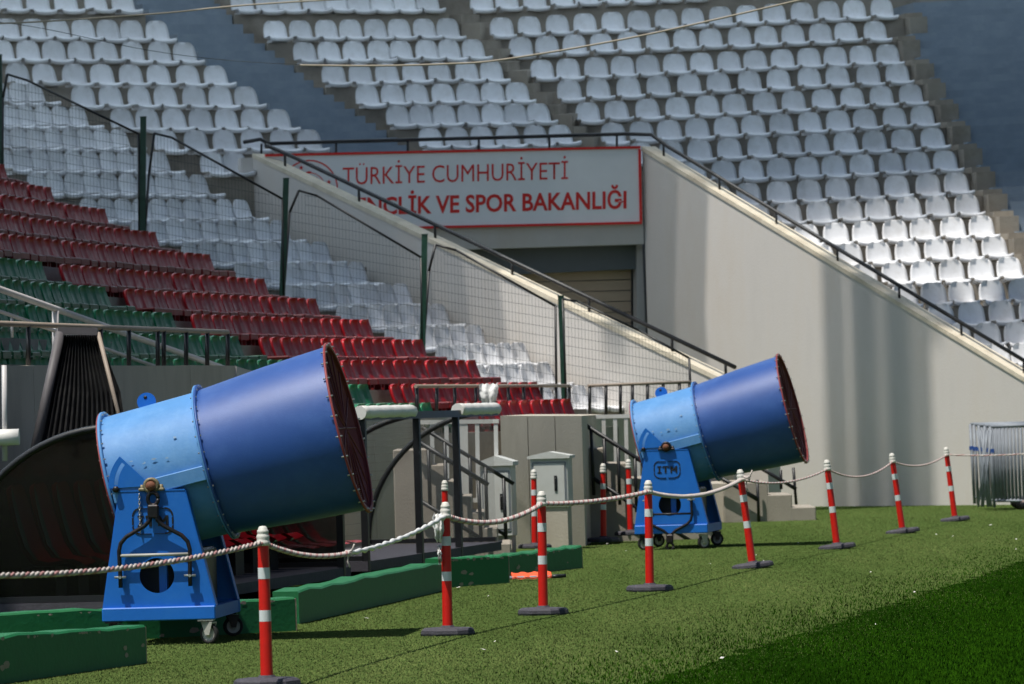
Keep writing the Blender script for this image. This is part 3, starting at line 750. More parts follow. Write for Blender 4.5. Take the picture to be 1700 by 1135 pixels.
# orange stretcher lying by the kerb
a_ = PZ(850, 965); b_ = PZ(905, 964)
t = thing('folded_stretcher', 'orange folded stretcher with dark pole ends lying by the far green kerb', 'stretcher', tuple(a_))
d = V(1, .12, 0).normalized(); nn_ = V(-d.y, d.x, 0)
vs = []; fs = []
for i in range(13):
    for j in range(5):
        vs.append(a_ + d * (i * .0335) + nn_ * (.16 * (j / 4) - .02) + Z * (.035 + .05 * math.sin(math.pi * j / 4) + .008 * math.sin(i * 1.7 + j)))
for i in range(12):
    for j in range(4): fs.append((i * 5 + j, i * 5 + j + 1, i * 5 + 6 + j, i * 5 + 5 + j))
MB().add(vs, fs, True).add([v - Z * .012 for v in vs], [f[::-1] for f in fs], True).build('canvas', ORNG, t)
for j, (o_, L) in enumerate(((.0, .5), (.11, .56))):
    q = a_ + nn_ * o_ + Z * .035
    MB().tube([q - d * .04, q + d * L], .016, 8).build('pole', GALV, t)
    MB().tube([q + d * (L - .11), q + d * L + d * .003], .019, 8).build('grip', BLACK, t)

# ================================================================== FANS
def make_fan(label, loc, a, elev, handle_up, idx):
    rot = Matrix.Rotation(-a, 3, 'Z')
    r = thing('fan_machine', label, 'fan', tuple(loc), rot=rot)
    def P(name, mb, m, par=None):
        return mb.build(name, m, par or r, world=False)
    HB, HC, HT = .19, .295, 1.185      # castor, channel, plate top
    wb, wt, yp = .435, .255, .62
    cx0, cx1 = 0.0, -.03
    # base channels
    fb = MB()
    for sy in (-1, 1): fb.box((0, sy * (yp - .0), (HB + HC) / 2), (.88, .06, HC - HB), bev=.008)
    for sx in (-1, 1): fb.box((sx * .405, 0, (HB + HC) / 2 - .002), (.06, 2 * yp - .064, HC - HB - .01))
    P('base_frame', fb, FBS)
    # trapezoid side plates with round hole and raised logo
    for sy in (-1, 1):
        y0 = sy * (yp - .012)
        n = 40; hc = (-.01, HC + .24); hr = .135
        outer = [(-wb, HC), (wb, HC), (wt + cx1, HT), (-wt + cx1, HT)]
        # points along the outer polygon matched to hole angle
        def hit(an):
            dx, dz = math.cos(an), math.sin(an); best = 9
            for (x1, z1), (x2, z2) in zip(outer, outer[1:] + outer[:1]):
                ex, ez = x2 - x1, z2 - z1; den = dx * ez - dz * ex
                if abs(den) < 1e-9: continue
                t_ = ((x1 - hc[0]) * ez - (z1 - hc[1]) * ex) / den; u_ = ((x1 - hc[0]) * dz - (z1 - hc[1]) * dx) / den
                if t_ > 0 and -1e-6 <= u_ <= 1 + 1e-6: best = min(best, t_)
            return hc[0] + dx * best, hc[1] + dz * best
        angs = sorted([2 * math.pi * k / n for k in range(n)] + [math.atan2(z - hc[1], x - hc[0]) % (2 * math.pi) for x, z in outer])
        N = len(angs); vs = []
        for yy in (y0 - .006, y0 + .006):
            for an in angs: vs.append((hc[0] + hr * math.cos(an), yy, hc[1] + hr * math.sin(an)))
            for an in angs: x_, z_ = hit(an); vs.append((x_, yy, z_))
        fs = []
        for k in range(N):
            j = (k + 1) % N
            fs.append((k, j, N + j, N + k)); fs.append((2 * N + k, 3 * N + k, 3 * N + j, 2 * N + j))
            fs.append((k, 2 * N + k, 2 * N + j, j)); fs.append((N + k, N + j, 3 * N + j, 3 * N + k))
        pl_ = P('side_plate', MB().add(vs, fs), FBS)
        # folded flanges along the slanted edges and top
        fl = MB()
        for s_ in (-1, 1):
            fl.beam((s_ * wb, y0 - sy * .05, HC), (s_ * wt + cx1, y0 - sy * .05, HT), .012, .10, up=(0, 1, 0))
        fl.box((cx1, y0 - sy * .06, HT + .004), (2 * wt, .14, .01))
        P('flange', fl, FBS, pl_)
        if sy < 0:
            lg = MB(); yb = y0 - .009; lx, lz, lw, lh, rr_ = -.03, .955, .155, .098, .06
            pts = []
            for (qx, qz, a0) in ((lx + lw - rr_, lz + lh - rr_, 0), (lx - lw + rr_, lz + lh - rr_, 90), (lx - lw + rr_, lz - lh + rr_, 180), (lx + lw - rr_, lz - lh + rr_, 270)):
                pts.append([(qx + rr_ * math.cos(R(a0 + 90 * k / 5)), qz + rr_ * math.sin(R(a0 + 90 * k / 5))) for k in range(6)])
            ringp = [p for q in pts for p in q]
            gaps = {5, 11, 17, 23}
            for k in range(len(ringp)):
                p_, q_ = ringp[k], ringp[(k + 1) % len(ringp)]
                if k in (5, 17):
                    m1 = (p_[0] * .56 + q_[0] * .44, p_[1] * .56 + q_[1] * .44); m2 = (p_[0] * .44 + q_[0] * .56, p_[1] * .44 + q_[1] * .56)
                    lg.beam((p_[0], yb, p_[1]), (m1[0], yb, m1[1]), .004, .012, up=(0, 1, 0)); lg.beam((m2[0], yb, m2[1]), (q_[0], yb, q_[1]), .004, .012, up=(0, 1, 0))
                elif k in (11, 23):
                    m1 = (p_[0] * .85 + q_[0] * .15, p_[1] * .85 + q_[1] * .15); m2 = (p_[0] * .15 + q_[0] * .85, p_[1] * .15 + q_[1] * .85)
                    lg.beam((m1[0], yb, m1[1]), (m2[0], yb, m2[1]), .012, .004, up=(0, 1, 0))
                else: lg.beam((p_[0], yb, p_[1]), (q_[0], yb, q_[1]), .012, .004, up=(0, 1, 0))
            def bar(x, z, w, h): lg.box((lx + x, yb, lz + z), (w, .004, h))
            # I T M
            bar(-.092, 0, .02, .082); bar(-.092, .036, .05, .013); bar(-.092, -.036, .05, .013)
            bar(-.018, 0, .022, .082); bar(-.018, .035, .072, .015); bar(-.049, .024, .010, .012); bar(.013, .024, .010, .012)
            bar(.05, 0, .02, .082); bar(.112, 0, .02, .082)
            lg.beam((lx + .05, yb - .001, lz + .036), (lx + .081, yb - .001, lz - .012), .018, .004, up=(0, 1, 0)); lg.beam((lx + .112, yb - .0015, lz + .036), (lx + .081, yb - .0015, lz - .012), .018, .004, up=(0, 1, 0))
            P('logo', lg, BLACK, pl_)
    # cross shelf and added black box that puts shade behind the plate hole
    P('inner_strut', MB().box((.02, -yp + .14, HC + .2), (.06, .06, .42)), FBS)
    P('dark_filler_box', MB().box((0, .05, HC + .22), (.6, .7, .42), bev=.02), BLACK)
    # castors
    for sx in (-1, 1):
        for sy in (-1, 1):
            c = V(sx * .36, sy * (yp - .03), 0)
            turn = random.uniform(-.7, .7) + (0 if sx < 0 else .25)
            ca = MB(); ca.box(c + V(0, 0, HB - .006), (.12, .11, .012)); ca.lathe([(.03, HB - .04), (.03, HB - .01)], 12, c)
            ux = V(math.cos(turn), math.sin(turn), 0); uy = V(-ux.y, ux.x, 0); hub = c + ux * .025 + Z * .079
            for s_ in (-1, 1): ca.hexa([hub + uy * (s_ * .032 - .004) + ux * a1 + Z * b1 for a1, b1 in ((-.018, -.01), (.018, -.01), (.045, .085), (-.05, .085))] + [hub + uy * (s_ * .032 + .004) + ux * a1 + Z * b1 for a1, b1 in ((-.018, -.01), (.018, -.01), (.045, .085), (-.05, .085))])
            ca.box(hub + Z * .085 - ux * .003, (.095, .072, .012), (ux, uy, Z))
            cs = P('castor', ca, RIMG if (sy < 0 and sx > 0) else DSTEEL)
            P('tyre', MB().lathe([(.055, -.02), (.074, -.02), (.079, -.012), (.079, .012), (.074, .02), (.055, .02)], 24, hub, (ux, Z, uy), closed=True), RUB, cs)
            P('wheel_rim', MB().lathe([(.0, -.022), (.02, -.022), (.024, -.012), (.05, -.012), (.056, -.019), (.056, .019), (.05, .012), (.024, .012), (.02, .022), (0, .022)], 20, hub, (ux, Z, uy)), RIMG, cs)
    # barrel
    piv = V(cx1, 0, HT + .04)
    A = V(math.cos(elev), 0, math.sin(elev)); Bv = V(0, 1, 0); Cv = A.cross(Bv).normalized()
    if Cv.z < 0: Cv = -Cv
    ax = (Bv, Cv, A); O = piv + Cv * .07
    xr_, xm, xf = -.33, .435, 1.50
    rr0, rr1, rr2 = .555, .575, .655
    bar_ = MB().lathe([(rr0, xr_), (rr0 + .004, xr_ + .25), (rr1 - .006, xm - .01)], 72, O, ax)
    rb = P('rear_barrel', bar_, FBL)
    fb_ = P('front_barrel', MB().lathe([(rr1, xm + .01), (rr2 - .03, xf - .5), (rr2, xf)], 72, O, ax), FBD)
    P('inner_lining', MB().lathe([(rr0 - .014, xr_), (rr1 - .018, xm), (rr2 - .014, xf)], 48, O, ax), FINT, fb_)
    def flange(x, r0, r1, m, nm, par, t_=.014):
        P(nm, MB().lathe([(r0, x - t_), (r1, x - t_), (r1, x + t_), (r0, x + t_)], 72, O, ax, closed=True), m, par)
    flange(xr_ - .006, rr0 - .01, rr0 + .045, FBL, 'rear_flange', rb, .01); flange(xr_ - .022, rr0 - .01, rr0 + .04, FRED, 'rear_rim', rb, .006)
    flange(xm - .006, rr1 - .01, rr1 + .045, FBL, 'middle_flange', rb, .007); flange(xm + .009, rr1 - .01, rr1 + .045, FBD, 'middle_flange', fb_, .007)
    flange(xf + .008, rr2 - .01, rr2 + .028, FRED, 'front_rim', fb_, .008)
    for x, r_, cnt, par in ((xr_ - .006, rr0 + .028, 26, rb), (xm, rr1 + .028, 28, rb), (xf + .006, rr2 + .016, 26, fb_)):
        bm_ = MB()
        for k in range(cnt):
            an = 2 * math.pi * (k + .4) / cnt; c = O + Bv * (r_ * math.cos(an)) + Cv * (r_ * math.sin(an)) + A * x
            bm_.tube([c - A * .026, c + A * .026], .0075, 6)
        P('flange_bolts', bm_, STEEL, par)['kind'] = 'stuff'
    # front grille, hub and blades
    g = MB()
    for k in range(1, 40):
        r_ = rr2 * k / 40; n = 40
        pts = [O + A * (xf - .02) + Bv * (r_ * math.cos(2 * math.pi * j / n)) + Cv * (r_ * math.sin(2 * math.pi * j / n)) for j in range(n + 1)]
        g.tube(pts, .0042, 4, False)
    for k in range(16):
        an = math.pi * k / 8; g.tube([O + A * (xf - .012) + (Bv * math.cos(an) + Cv * math.sin(an)) * .05, O + A * (xf - .012) + (Bv * math.cos(an) + Cv * math.sin(an)) * rr2], .006, 4, False)
    P('front_grille', g, FINT, fb_)
    P('motor_hub', MB().lathe([(0, xm + .55), (.1, xm + .5), (.16, xm + .3), (.17, xm - .25), (.12, xm - .35), (0, xm - .36)], 24, O, ax), FINT, fb_)
    for k in range(8):
        an = 2 * math.pi * k / 8; rd = Bv * math.cos(an) + Cv * math.sin(an); tg = rd.cross(A)
        vs = []
        for r_, w_, tw in ((.15, .07, .9), (.35, .085, .65), (.54, .08, .45)):
            dd = (tg * math.cos(tw) + A * math.sin(tw)) * w_; c = O + A * (xm + .12) + rd * r_
            vs += [c - dd, c + dd]
        vs += [v + A * .008 for v in vs]
        fsb = [(0, 1, 3, 2), (2, 3, 5, 4), (6, 8, 9, 7), (8, 10, 11, 9), (0, 2, 8, 6), (2, 4, 10, 8), (1, 7, 9, 3), (3, 9, 11, 5), (4, 5, 11, 10), (0, 6, 7, 1)]
        P('blade', MB().add(vs, fsb), FINT, fb_)
    gr = MB()
    for k in range(1, 12):
        r_ = rr0 * k / 12; gr.tube([O + A * (xr_ - .01) + Bv * (r_ * math.cos(2 * math.pi * j / 36)) + Cv * (r_ * math.sin(2 * math.pi * j / 36)) for j in range(37)], .004, 4, False)
    P('rear_grille', gr, DSTEEL, rb)
    # scraped paint scars following the barrel
    rs_ = random.Random(20 + idx)
    for (xs_, an_, sz_) in ((.22, -.62, .035), (-.02, -.35, .02), (.06, -.33, .025), (.16, -.36, .02), (-.12, -.28, .018), (.25, -.1, .02), (.3, -.74, .015)):
        pts = []
        for j in range(9):
            q_ = 2 * math.pi * j / 9; rr_ = sz_ * rs_.uniform(.4, 1.1); a2 = -math.pi / 2 * 0 + an_ + rr_ * .5 * math.sin(q_) / rr0
            ang_ = math.pi + a2 if False else None
            b2 = -math.cos(a2 + .55); c2 = math.sin(a2 + .55) + 0
            pts.append(O + A * (xs_ + rr_ * math.cos(q_)) + (Bv * b2 + Cv * c2).normalized() * (rr1 + .0015))
        P('paint_scar', MB().add(pts, [tuple(range(9))]), RIMG if sz_ > .03 else CHIPB, rb)
    # lifting lug on top
    lx = .02; lug = MB(); poly = []
    for k in range(15):
        an = math.pi * (-.15 + 1.3 * k / 14); poly.append(O + A * (lx + .075 * math.cos(an)) + Cv * (rr0 + .035 + .072 * math.sin(an)))
    poly = [q + Bv * -.006 for q in poly]; lug.prism(poly, Bv * .012); lo = P('lifting_lug', lug, FBS, rb)
    hole = O + A * lx + Cv * (rr0 + .07)
    P('lug_hole', MB().lathe([(0, -.0085), (.014, -.0085), (.014, .0085), (0, .0085)], 14, hole, (A, Cv, Bv)), DSTEEL, lo)
    # side saddle bar, pivot, quadrant on both sides
    for sy in (-1, 1):
        yb = sy * (yp - .055)
        sb = MB(); c = O + A * ((xr_ + xm) / 2) - Cv * .075
        L = xm - xr_ - .03
        sb.box(V(c.x, yb, c.z), (L, .085, .115), (A, Bv, Cv), bev=.006); s_ = P('saddle_bar', sb, FBL, rb)
        # quadrant with slot: built as arc bands
        qd = MB(); Rq, ri = .335, .0
        def qp(r_, an): return piv + V(r_ * math.cos(an), yb - sy * -.046, r_ * math.sin(an))
        a0, a1 = R(136), R(182)
        n = 14
        for (r_in, r_out) in ((.02, .262), (.292, .335)):
            for k in range(n):
                b0 = a0 + (a1 - a0) * k / n; b1 = a0 + (a1 - a0) * (k + 1) / n
                q4 = [qp(r_in, b0), qp(r_out, b0), qp(r_out, b1), qp(r_in, b1)]
                qd.hexa(q4 + [v + V(0, sy * .010, 0) for v in q4])
        for (b0, b1) in ((a0, a0 + .08), (a1 - .08, a1)):
            q4 = [qp(.26, b0), qp(.294, b0), qp(.294, b1), qp(.26, b1)]; qd.hexa(q4 + [v + V(0, sy * .010, 0) for v in q4])
        P('tilt_quadrant', qd, FBS, s_)
        ab = MB(); ab.lathe([(0, -.05), (.032, -.05), (.036, -.04), (.036, .06), (0, .06)], 16, V(piv.x, sy * (yp + .01), piv.z), (V(1, 0, 0), Z, V(0, sy, 0)))
        P('axle', ab, RUST, r)
        bb = MB(); bb.lathe([(.036, -.03), (.062, -.03), (.062, .035), (.036, .035)], 20, V(piv.x, sy * (yp - .002), piv.z + .002), (V(1, 0, 0), Z, V(0, sy, 0)), closed=True)
        bb.box((piv.x, sy * (yp - .002), piv.z - .027), (.2, .065, .022), bev=.006)
        for q_ in (-.075, .075): bb.lathe([(0, .03), (.014, .03), (.014, -.01)], 6, (piv.x + q_, sy * (yp - .002), piv.z - .02))
        P('bearing', bb, DSTEEL if idx else BEAR, r)
        lk = MB(); lk.tube([V(piv.x - .275, sy * (yp - .09), HT + .02), V(piv.x - .275, sy * (yp + .03), HT + .02)], .014, 8); lk.lathe([(0, -.02), (.026, -.02), (.026, .02), (0, .02)], 6, V(piv.x - .275, sy * (yp + .015), HT + .02), (V(1, 0, 0), Z, V(0, 1, 0)))
        P('lock_bolt', lk, DSTEEL, r)
    # tow handle
    yh = -(yp + .045)
    hz = HC + .235
    def H(x, z): 
        return V(x - .015, yh - .02 * 0, z)
    if handle_up:
        zz = lambda z: hz + z
        o_ = 0
    else:
        zz = lambda z: hz + .06 - z
    prof = [(-.27, -.08), (-.27, 0), (-.275, .2), (-.26, .26), (-.215, .31), (-.07, .39), (-.03, .43), (-.025, .5)]
    if not handle_up: prof = [(x, z * .93) for x, z in prof]
    hb = MB()
    hb.tube([H(x, zz(z)) for x, z in prof], .0165, 10); hb.tube([H(-x, zz(z)) for x, z in prof], .0165, 10)
    hd = P('tow_handle', hb, DSTEEL, r)
    ztop = zz(.5 if handle_up else .46); sgn = 1 if handle_up else -1
    P('crossbar', MB().tube([H(-.265, zz(.165)), H(.265, zz(.165))], .0125, 8), RIMG if handle_up else DSTEEL, hd)
    hc_ = H(0, ztop)
    P('handle_collar', MB().box(hc_, (.085, .055, .1), bev=.01), DSTEEL, hd)
    P('tow_eye', MB().tube([hc_ + V(.04 * math.cos(2 * math.pi * k / 16), 0, sgn * .095 + .05 * math.sin(2 * math.pi * k / 16)) for k in range(17)], .016, 8), DSTEEL, hd)
    for s_ in (-1, 1):
        c = H(s_ * .27, hz - .0 if handle_up else hz + .06)
        pb = MB(); pb.tube([c + V(0, -.02, 0), c + V(0, .05, 0)], .012, 8); pb.tube([c + V(-.045, .0, 0), c + V(.045, .0, 0)], .01, 8)
        P('handle_bolt', pb, STEEL, hd)
    if handle_up:      # chain
        ch = None; n = 15
        for k in range(n):
            c = V(-.125, -(yp + .012), HT - .03 - k * .02)
            lk = MB(); u = V(1, 0, 0) if k % 2 else V(0, 1, 0)
            pts = [c + u * (.008 * math.cos(2 * math.pi * j / 8)) + Z * (.015 * math.sin(2 * math.pi * j / 8)) for j in range(9)]
            lk.tube(pts, .0035, 4, False)
            if ch is None: ch = MB()
            ch.v, ch.f, ch.sm = ch.v, ch.f, ch.sm
            ch.add(lk.v, lk.f, True)
        P('chain', ch, STEEL, r)
    return r
f1 = PZ(264, 1071); f2 = PZ(1118, 912)
make_fan('large blue fan machine with folded-up tow handle standing before the smoked dugout', f1 + V(.065, .62, 0), R(5.3), R(12.7), True, 0)
make_fan('large blue fan machine with lowered tow handle beside the concrete steps', f2 + V(.09, .62, 0), R(10.0), R(13.2), False, 1)

# ================================================================== BOLLARDS
BOL = {}
def bollard_meshes():
    base = MB()
    prof = [(0, .0), (.215, .0), (.22, .015), (.215, .04), (.195, .055), (.06, .062), (.05, .075), (0, .075)]
    base.lathe(prof, 8, smooth=False)
    BOL['base'] = (base.mesh('base', BBASE), 'base')
    tb = MB(); 
    prof = [(.04, .06), (.0352, .91)]
    tb.lathe(prof, 24); BOL['tube'] = (tb.mesh('post_tube', BRED), 'post_tube')
    for nm, z0, z1 in (('b1', .415, .487), ('b2', .685, .757)):
        m_ = MB().lathe([(.036, z0), (.0383, z0 + .0005), (.0378, z1 - .0005), (.035, z1)], 24, smooth=False); BOL[nm] = (m_.mesh('reflective_band', BREF), 'reflective_band')
    c_ = MB().lathe([(.036, .895), (.043, .9), (.044, .92), (.041, .925), (.038, .935), (.041, .945), (.041, .958), (.036, .965), (.034, .975), (.037, .98), (.036, .992), (.03, .998), (.028, 1.008), (.02, 1.018), (0, 1.021)], 24)
    BOL['cap'] = (c_.mesh('cap', BWHT), 'cap')
bollard_meshes()
bol_top = {}
def bollard(key, top_px, base_px, label, Y=None, group='rope bollards'):
    if Y is None: b_ = PZ(*base_px)
    else: b_ = PY(base_px[0], base_px[1], Y)
    tpx = PY(top_px[0], top_px[1], b_.y)
    axis = (tpx - b_); axis.normalize()
    rot = Vector((0, 0, 1)).rotation_difference(axis).to_matrix()
    r = thing('rope_bollard', label, 'bollard', tuple(b_), group=group, rot=rot @ Matrix.Rotation(random.uniform(0, 1), 3, 'Z'))
    sc = (tpx - b_).length / 1.02
    r.matrix_basis = r.matrix_basis @ Matrix.Scale(sc, 4)
    for k, (me, nm) in BOL.items():
        o = bpy.data.objects.new(nm, me); COL.objects.link(o); o.parent = r
    bol_top[key] = b_ + axis * (sc * .915)
    return r
bollard(1, (436, 873), (443.5, 1140), 'red bollard with white cap and bands beside the front fan')
bollard(2, (739, 833), (743.5, 1054), 'red bollard with a white plastic rag tied at its cap', )
bollard(3, (899, 815), (902, 1020), 'red bollard standing in front of the orange stretcher')
bollard(4, (1076, 797), (1079, 981), 'red bollard standing in front of the rear fan stand')
bollard(5, (1228, 779), (1250, 943), 'leaning red bollard with a tied rope knot before the concrete steps')
bollard(6, (1372, 763), (1390, 911), 'leaning red bollard next after the knotted one, below the rim of the rear fan')
bollard(7, (1480, 752), (1499, 885), 'leaning red bollard between two others before the bare grey wall')
bollard(8, (1570, 742), (1586, 865), 'leaning red bollard last before the stacked steel barriers')
bollard(9, (738, 797), (741, 940), 'red bollard half hidden behind the one with the white rag', Y=50.5)
bollard(10, (886, 779), (888, 910), 'red bollard standing against the grey cabinet', Y=57.6)
bollard(11, (1001, 769), (1002, 899), 'red bollard with dark base beside the stair behind the rear fan', Y=60.6)
bollard(12, (1043, 762), (1047, 888), 'red bollard mostly hidden behind the rear fan', Y=61.0)

# ropes between the bollards
def rope(label, a_, b_, sag, r=.014, tape=False, strands=3, twist=.2, red=1):
    L = (b_ - a_).length; n = max(24, int(L / .035)); t = thing('barrier_rope', label, 'rope', tuple(a_), group='barrier ropes')
    dirh = (b_ - a_).normalized(); sidev = dirh.cross(Z).normalized()
    def c(f): return a_.lerp(b_, f) - Z * (sag * 4 * f * (1 - f)) 
    if tape:
        mb = MB(); mb.tube([c(i / 40) + Z * .004 * math.sin(i * 1.9) for i in range(41)], [.016 + .005 * math.sin(i * 2.3) for i in range(41)], 8); mb.build('film_wrap', TAPE, t)
        return t
    for s_ in range(strands):
        pts = []
        for i in range(n + 1):
            f = i / n; an = 2 * math.pi * (f * L / twist + s_ / strands)
            pts.append(c(f) + sidev * (r * .75 * math.cos(an)) + Z * (r * .75 * math.sin(an)))
        MB().tube(pts, r * .72, 5, False).build('strand', ROPER if s_ < red else ROPEW, t)
    return t
bt = bol_top
rope('grey twisted rope coming in from outside to the bollard beside the front fan', PY(-60, 955, bt[1].y - 4.2), bt[1], .06, .0135, red=1)
mid = bt[1].lerp(bt[2], .42) - Z * .16
rope('twisted rope from the front fan bollard sagging to a knot', bt[1], mid, .05, .0135)
rope('white plastic film stretched along the rope up to the bollard with the rag', mid, bt[2], .04, tape=True)
rope('red and white twisted rope between the rag bollard and the stretcher bollard', bt[2], bt[3], .10, .0165)
rope('red and white twisted rope before the cabinet and pier', bt[3], bt[4], .03, .016)
rope('pale rope crossing in front of the rear fan stand', bt[4], bt[5], .10, .016, red=0)
rope('thin rope below the rim of the rear fan', bt[5], bt[6], .09, .009)
rope('thin sagging rope before the left part of the bare wall', bt[6], bt[7], .14, .009)
rope('thin sagging rope before the bare wall near the barriers', bt[7], bt[8], .10, .009)
rope('thin rope tied to the stacked steel barriers', bt[8], PY(1720, 752, 66.), .02, .009)
# rope knots
def knot(label, c, r):
    mb = MB(); pts = [c + V(r * math.cos(k * .9) * (1 + .3 * math.sin(k * 2.3)), r * math.sin(k * .9), r * .8 * math.sin(k * .55)) for k in range(24)]
    mb.tube(pts, r * .35, 6)
    mb.tube([c, c + V(r * 1.5, 0, r * 1.6), c + V(r * 2, -.01, r * 3)], r * .3, 5); mb.tube([c, c - V(r * .5, 0, r * 3), c - V(-r * .3, .01, r * 5)], r * .3, 5)
    return tag(mb.build('rope_knot', ROPEW), label, 'knot')
knot('rope knot hanging where plastic film meets the rope', mid, .02)
knot('rope knot tied on the leaning bollard before the steps', bt[5] + V(.06, -.04, .01), .028)
cloth('plastic_rag', 'white plastic rag tied to the cap of a red bollard', 728, 852, .09, .23, bt[2].y - .06, TAPE, 9)
cloth('plastic_rag', 'small narrow strip of plastic dangling below the bollard rag', 729.5, 905, .03, .15, bt[2].y - .05, TAPE, 10)

# ================================================================== DUGOUTS
def dugout(label, fpx, fpy, Y, L, clear, pads, pxs):
    # origin: near front bottom corner; local x toward the pitch (-E), local y along D
    o = PY(fpx, fpy, Y)
    th = -DAZ
    r = thing('dugout', label, 'dugout', tuple(o), rz=th)
    def P(n_, mb, m, par=None): return mb.build(n_, m, par or r, world=False)
    Rr, Hh = 1.5, 1.47
    arc = [(-Rr * math.sin(math.pi / 2 * k / 18), Hh * math.cos(math.pi / 2 * k / 18)) for k in range(19)]
    gm = GLASSC if clear else GLASSD
    # arched tubes
    for y in (0, L / 2, L):
        P('arch_tube', MB().tube([(x, y, z) for x, z in arc], .032, 8), BLACK)
    mbx = MB()
    for (x0, z0), (x1, z1) in zip(arc, arc[1:]):
        mbx.hexa([V(x0, .03, z0 - .012), V(x1, .03, z1 - .012), V(x1, L - .03, z1 - .012), V(x0, L - .03, z0 - .012), V(x0, .03, z0 - .004), V(x1, .03, z1 - .004), V(x1, L - .03, z1 - .004), V(x0, L - .03, z0 - .004)])
    P('roof_sheet', mbx, gm)
    for y in (0.0, L):
        poly = [V(x, y, z) for x, z in arc] + [V(0, y, 0)]
        P('end_pane', MB().prism(poly, V(0, .006, 0)), gm)
    P('sill', MB().box((-Rr / 2, 0, .02), (Rr, .07, .05)).box((-Rr / 2, L, .02), (Rr, .07, .05)).box((-Rr, L / 2, .03), (.07, L, .06)), BLACK)
    for y in pxs: P('front_post', MB().box((.02, y, Hh / 2 - .1), (.07, .07, Hh + .2)), BLACK)
    P('front_beam', MB().box((.02, L / 2, Hh - .01), (.075, L + .1, .075)), BLACK)
    for y0, y1 in pads:
        n = 14
        P('edge_pad', MB().tube([V(.02 + .004 * math.sin(k * 1.3), y0 + (y1 - y0) * k / n, Hh + .03 + .004 * math.sin(k * 2.1)) for k in range(n + 1)], .072, 10), PADW)
    P('floor_slab', MB().box((-Rr / 2, L / 2, -.06), (Rr + .1, L + .1, .1)), BBASE)
    return r
dg1 = dugout('smoked dugout shelter with dark curved end pane behind the front fan', 196, 996, 41.0, 7.6, False, [(3.2, 7.3)], (.2, 7.4))
dg2 = dugout('dugout shelter with clear curved pane, black posts and white padded edge', 605, 930, 49.0, 6.0, True, [(-.1, 2.1), (4.2, 6.1)], (0.0, 2.3, 4.1))
def dug_seat(dg, y, label, m1, m2, group, xo=-.75, sz=1.):
    base = dg.matrix_basis
    r = thing('bucket_seat', label, 'seat', (0, 0, 0), group=group); r.matrix_basis = base @ Matrix.Translation((xo, y, -.01)) @ Matrix.Rotation(R(90), 4, 'Z') @ Matrix.Diagonal((1, 1, sz, 1))
    prof = [(-.44, .30, .40), (-.36, .34, .44), (-.15, .31, .46), (-.02, .34, .46), (.06, .45, .48), (.12, .65, .47), (.17, .85, .42), (.19, .96, .34), (.195, .99, .2)]
    nx = 7
    def shell(w0, w1, off):
        vs = []; fs = []
        for y_, z_, w_ in prof:
            for i in range(nx):
                t_ = -1 + 2 * i / (nx - 1); t2 = w0 + (w1 - w0) * (t_ + 1) / 2
                vs.append((t2 * w_ / 2, y_ - .07 * t2 * t2, z_ + .03 * t2 * t2 + off))
        for k in range(len(prof) - 1):
            for i in range(nx - 1): fs.append((k * nx + i, k * nx + i + 1, (k + 1) * nx + i + 1, (k + 1) * nx + i))
        return MB().add(vs, fs, True).add([(x, y_ + .02, z - .015) for x, y_, z in vs], [f[::-1] for f in fs], True)
    for a_, b_, m_ in ((-1, -.35, m1), (-.345, .345, m2), (.35, 1, m1)): shell(a_, b_, 0).build('seat_shell', m_, r, world=False)
    MB().box((0, -.1, .15), (.3, .3, .3)).build('pedestal', BLACK, r, world=False)
for k in range(12):
    dug_seat(dg1, .3 + k * .62, f'red and green bucket seat {ordn(k + 1)} from the curved end pane of the smoked dugout', RED, GREEN, 'bucket seats of the smoked dugout', -.85)
for k in range(4):
    dug_seat(dg2, .4 + k * .6, f'red and green bucket seat {ordn(k + 1)} from the curved end pane of the clear dugout', RED, GREEN, 'bucket seats of the clear dugout', -1.12, .42)

# padded rail and pole at the far left edge
q = PY(8, 765, 40.2)
t = thing('padded_pole', 'pale pole with white padded rail before the left parapet', 'pole', tuple(q))
MB().tube([q, PY(7, 606, 40.2)], .022, 8).build('pole', RAILW, t)
MB().tube([PY(-40, 727, 40.15) + V(0, .0, 0), PY(5, 726, 40.15), PY(32, 725, 40.15)], .068, 12).build('edge_pad', PADW, t)

# black pleated tunnel bellows on the parapet
BQ = lambda x, y, o=0.: PY(x, y, 44.4 + o)
t = thing('tunnel_bellows', 'black pleated tunnel cover in a grey frame leaning on the left parapet', 'tunnel cover', tuple(BQ(120, 750)))
n = 16; vs = []; fs = []
for i in range(2 * n + 1):
    f = i / (2 * n); o_ = .05 if i % 2 else 0
    vs += [BQ(104 + 60 * f, 556, o_ + .3), BQ(78 + 122 * f, 650, o_ + .15), BQ(54 + 162 * f, 760, o_)]
for i in range(2 * n):
    for k in range(2): fs.append((i * 3 + k, i * 3 + k + 1, i * 3 + 4 + k, i * 3 + 3 + k))
MB().add(vs, fs).build('pleated_cover', BELL, t)
mb = MB(); mb.tube([BQ(55, 760, -.02), BQ(100, 552, .28)], .045, 8); mb.build('frame_tube', GREYF, t)
mb = MB(); mb.beam(BQ(96, 549, .27), BQ(162, 550, .27), .05, .07); mb.build('top_bar', GREYF, t)
mb = MB(); mb.tube([BQ(163, 552, .27), BQ(215, 760, -.02)], .02, 8); mb.build('frame_tube', RAILB, t)

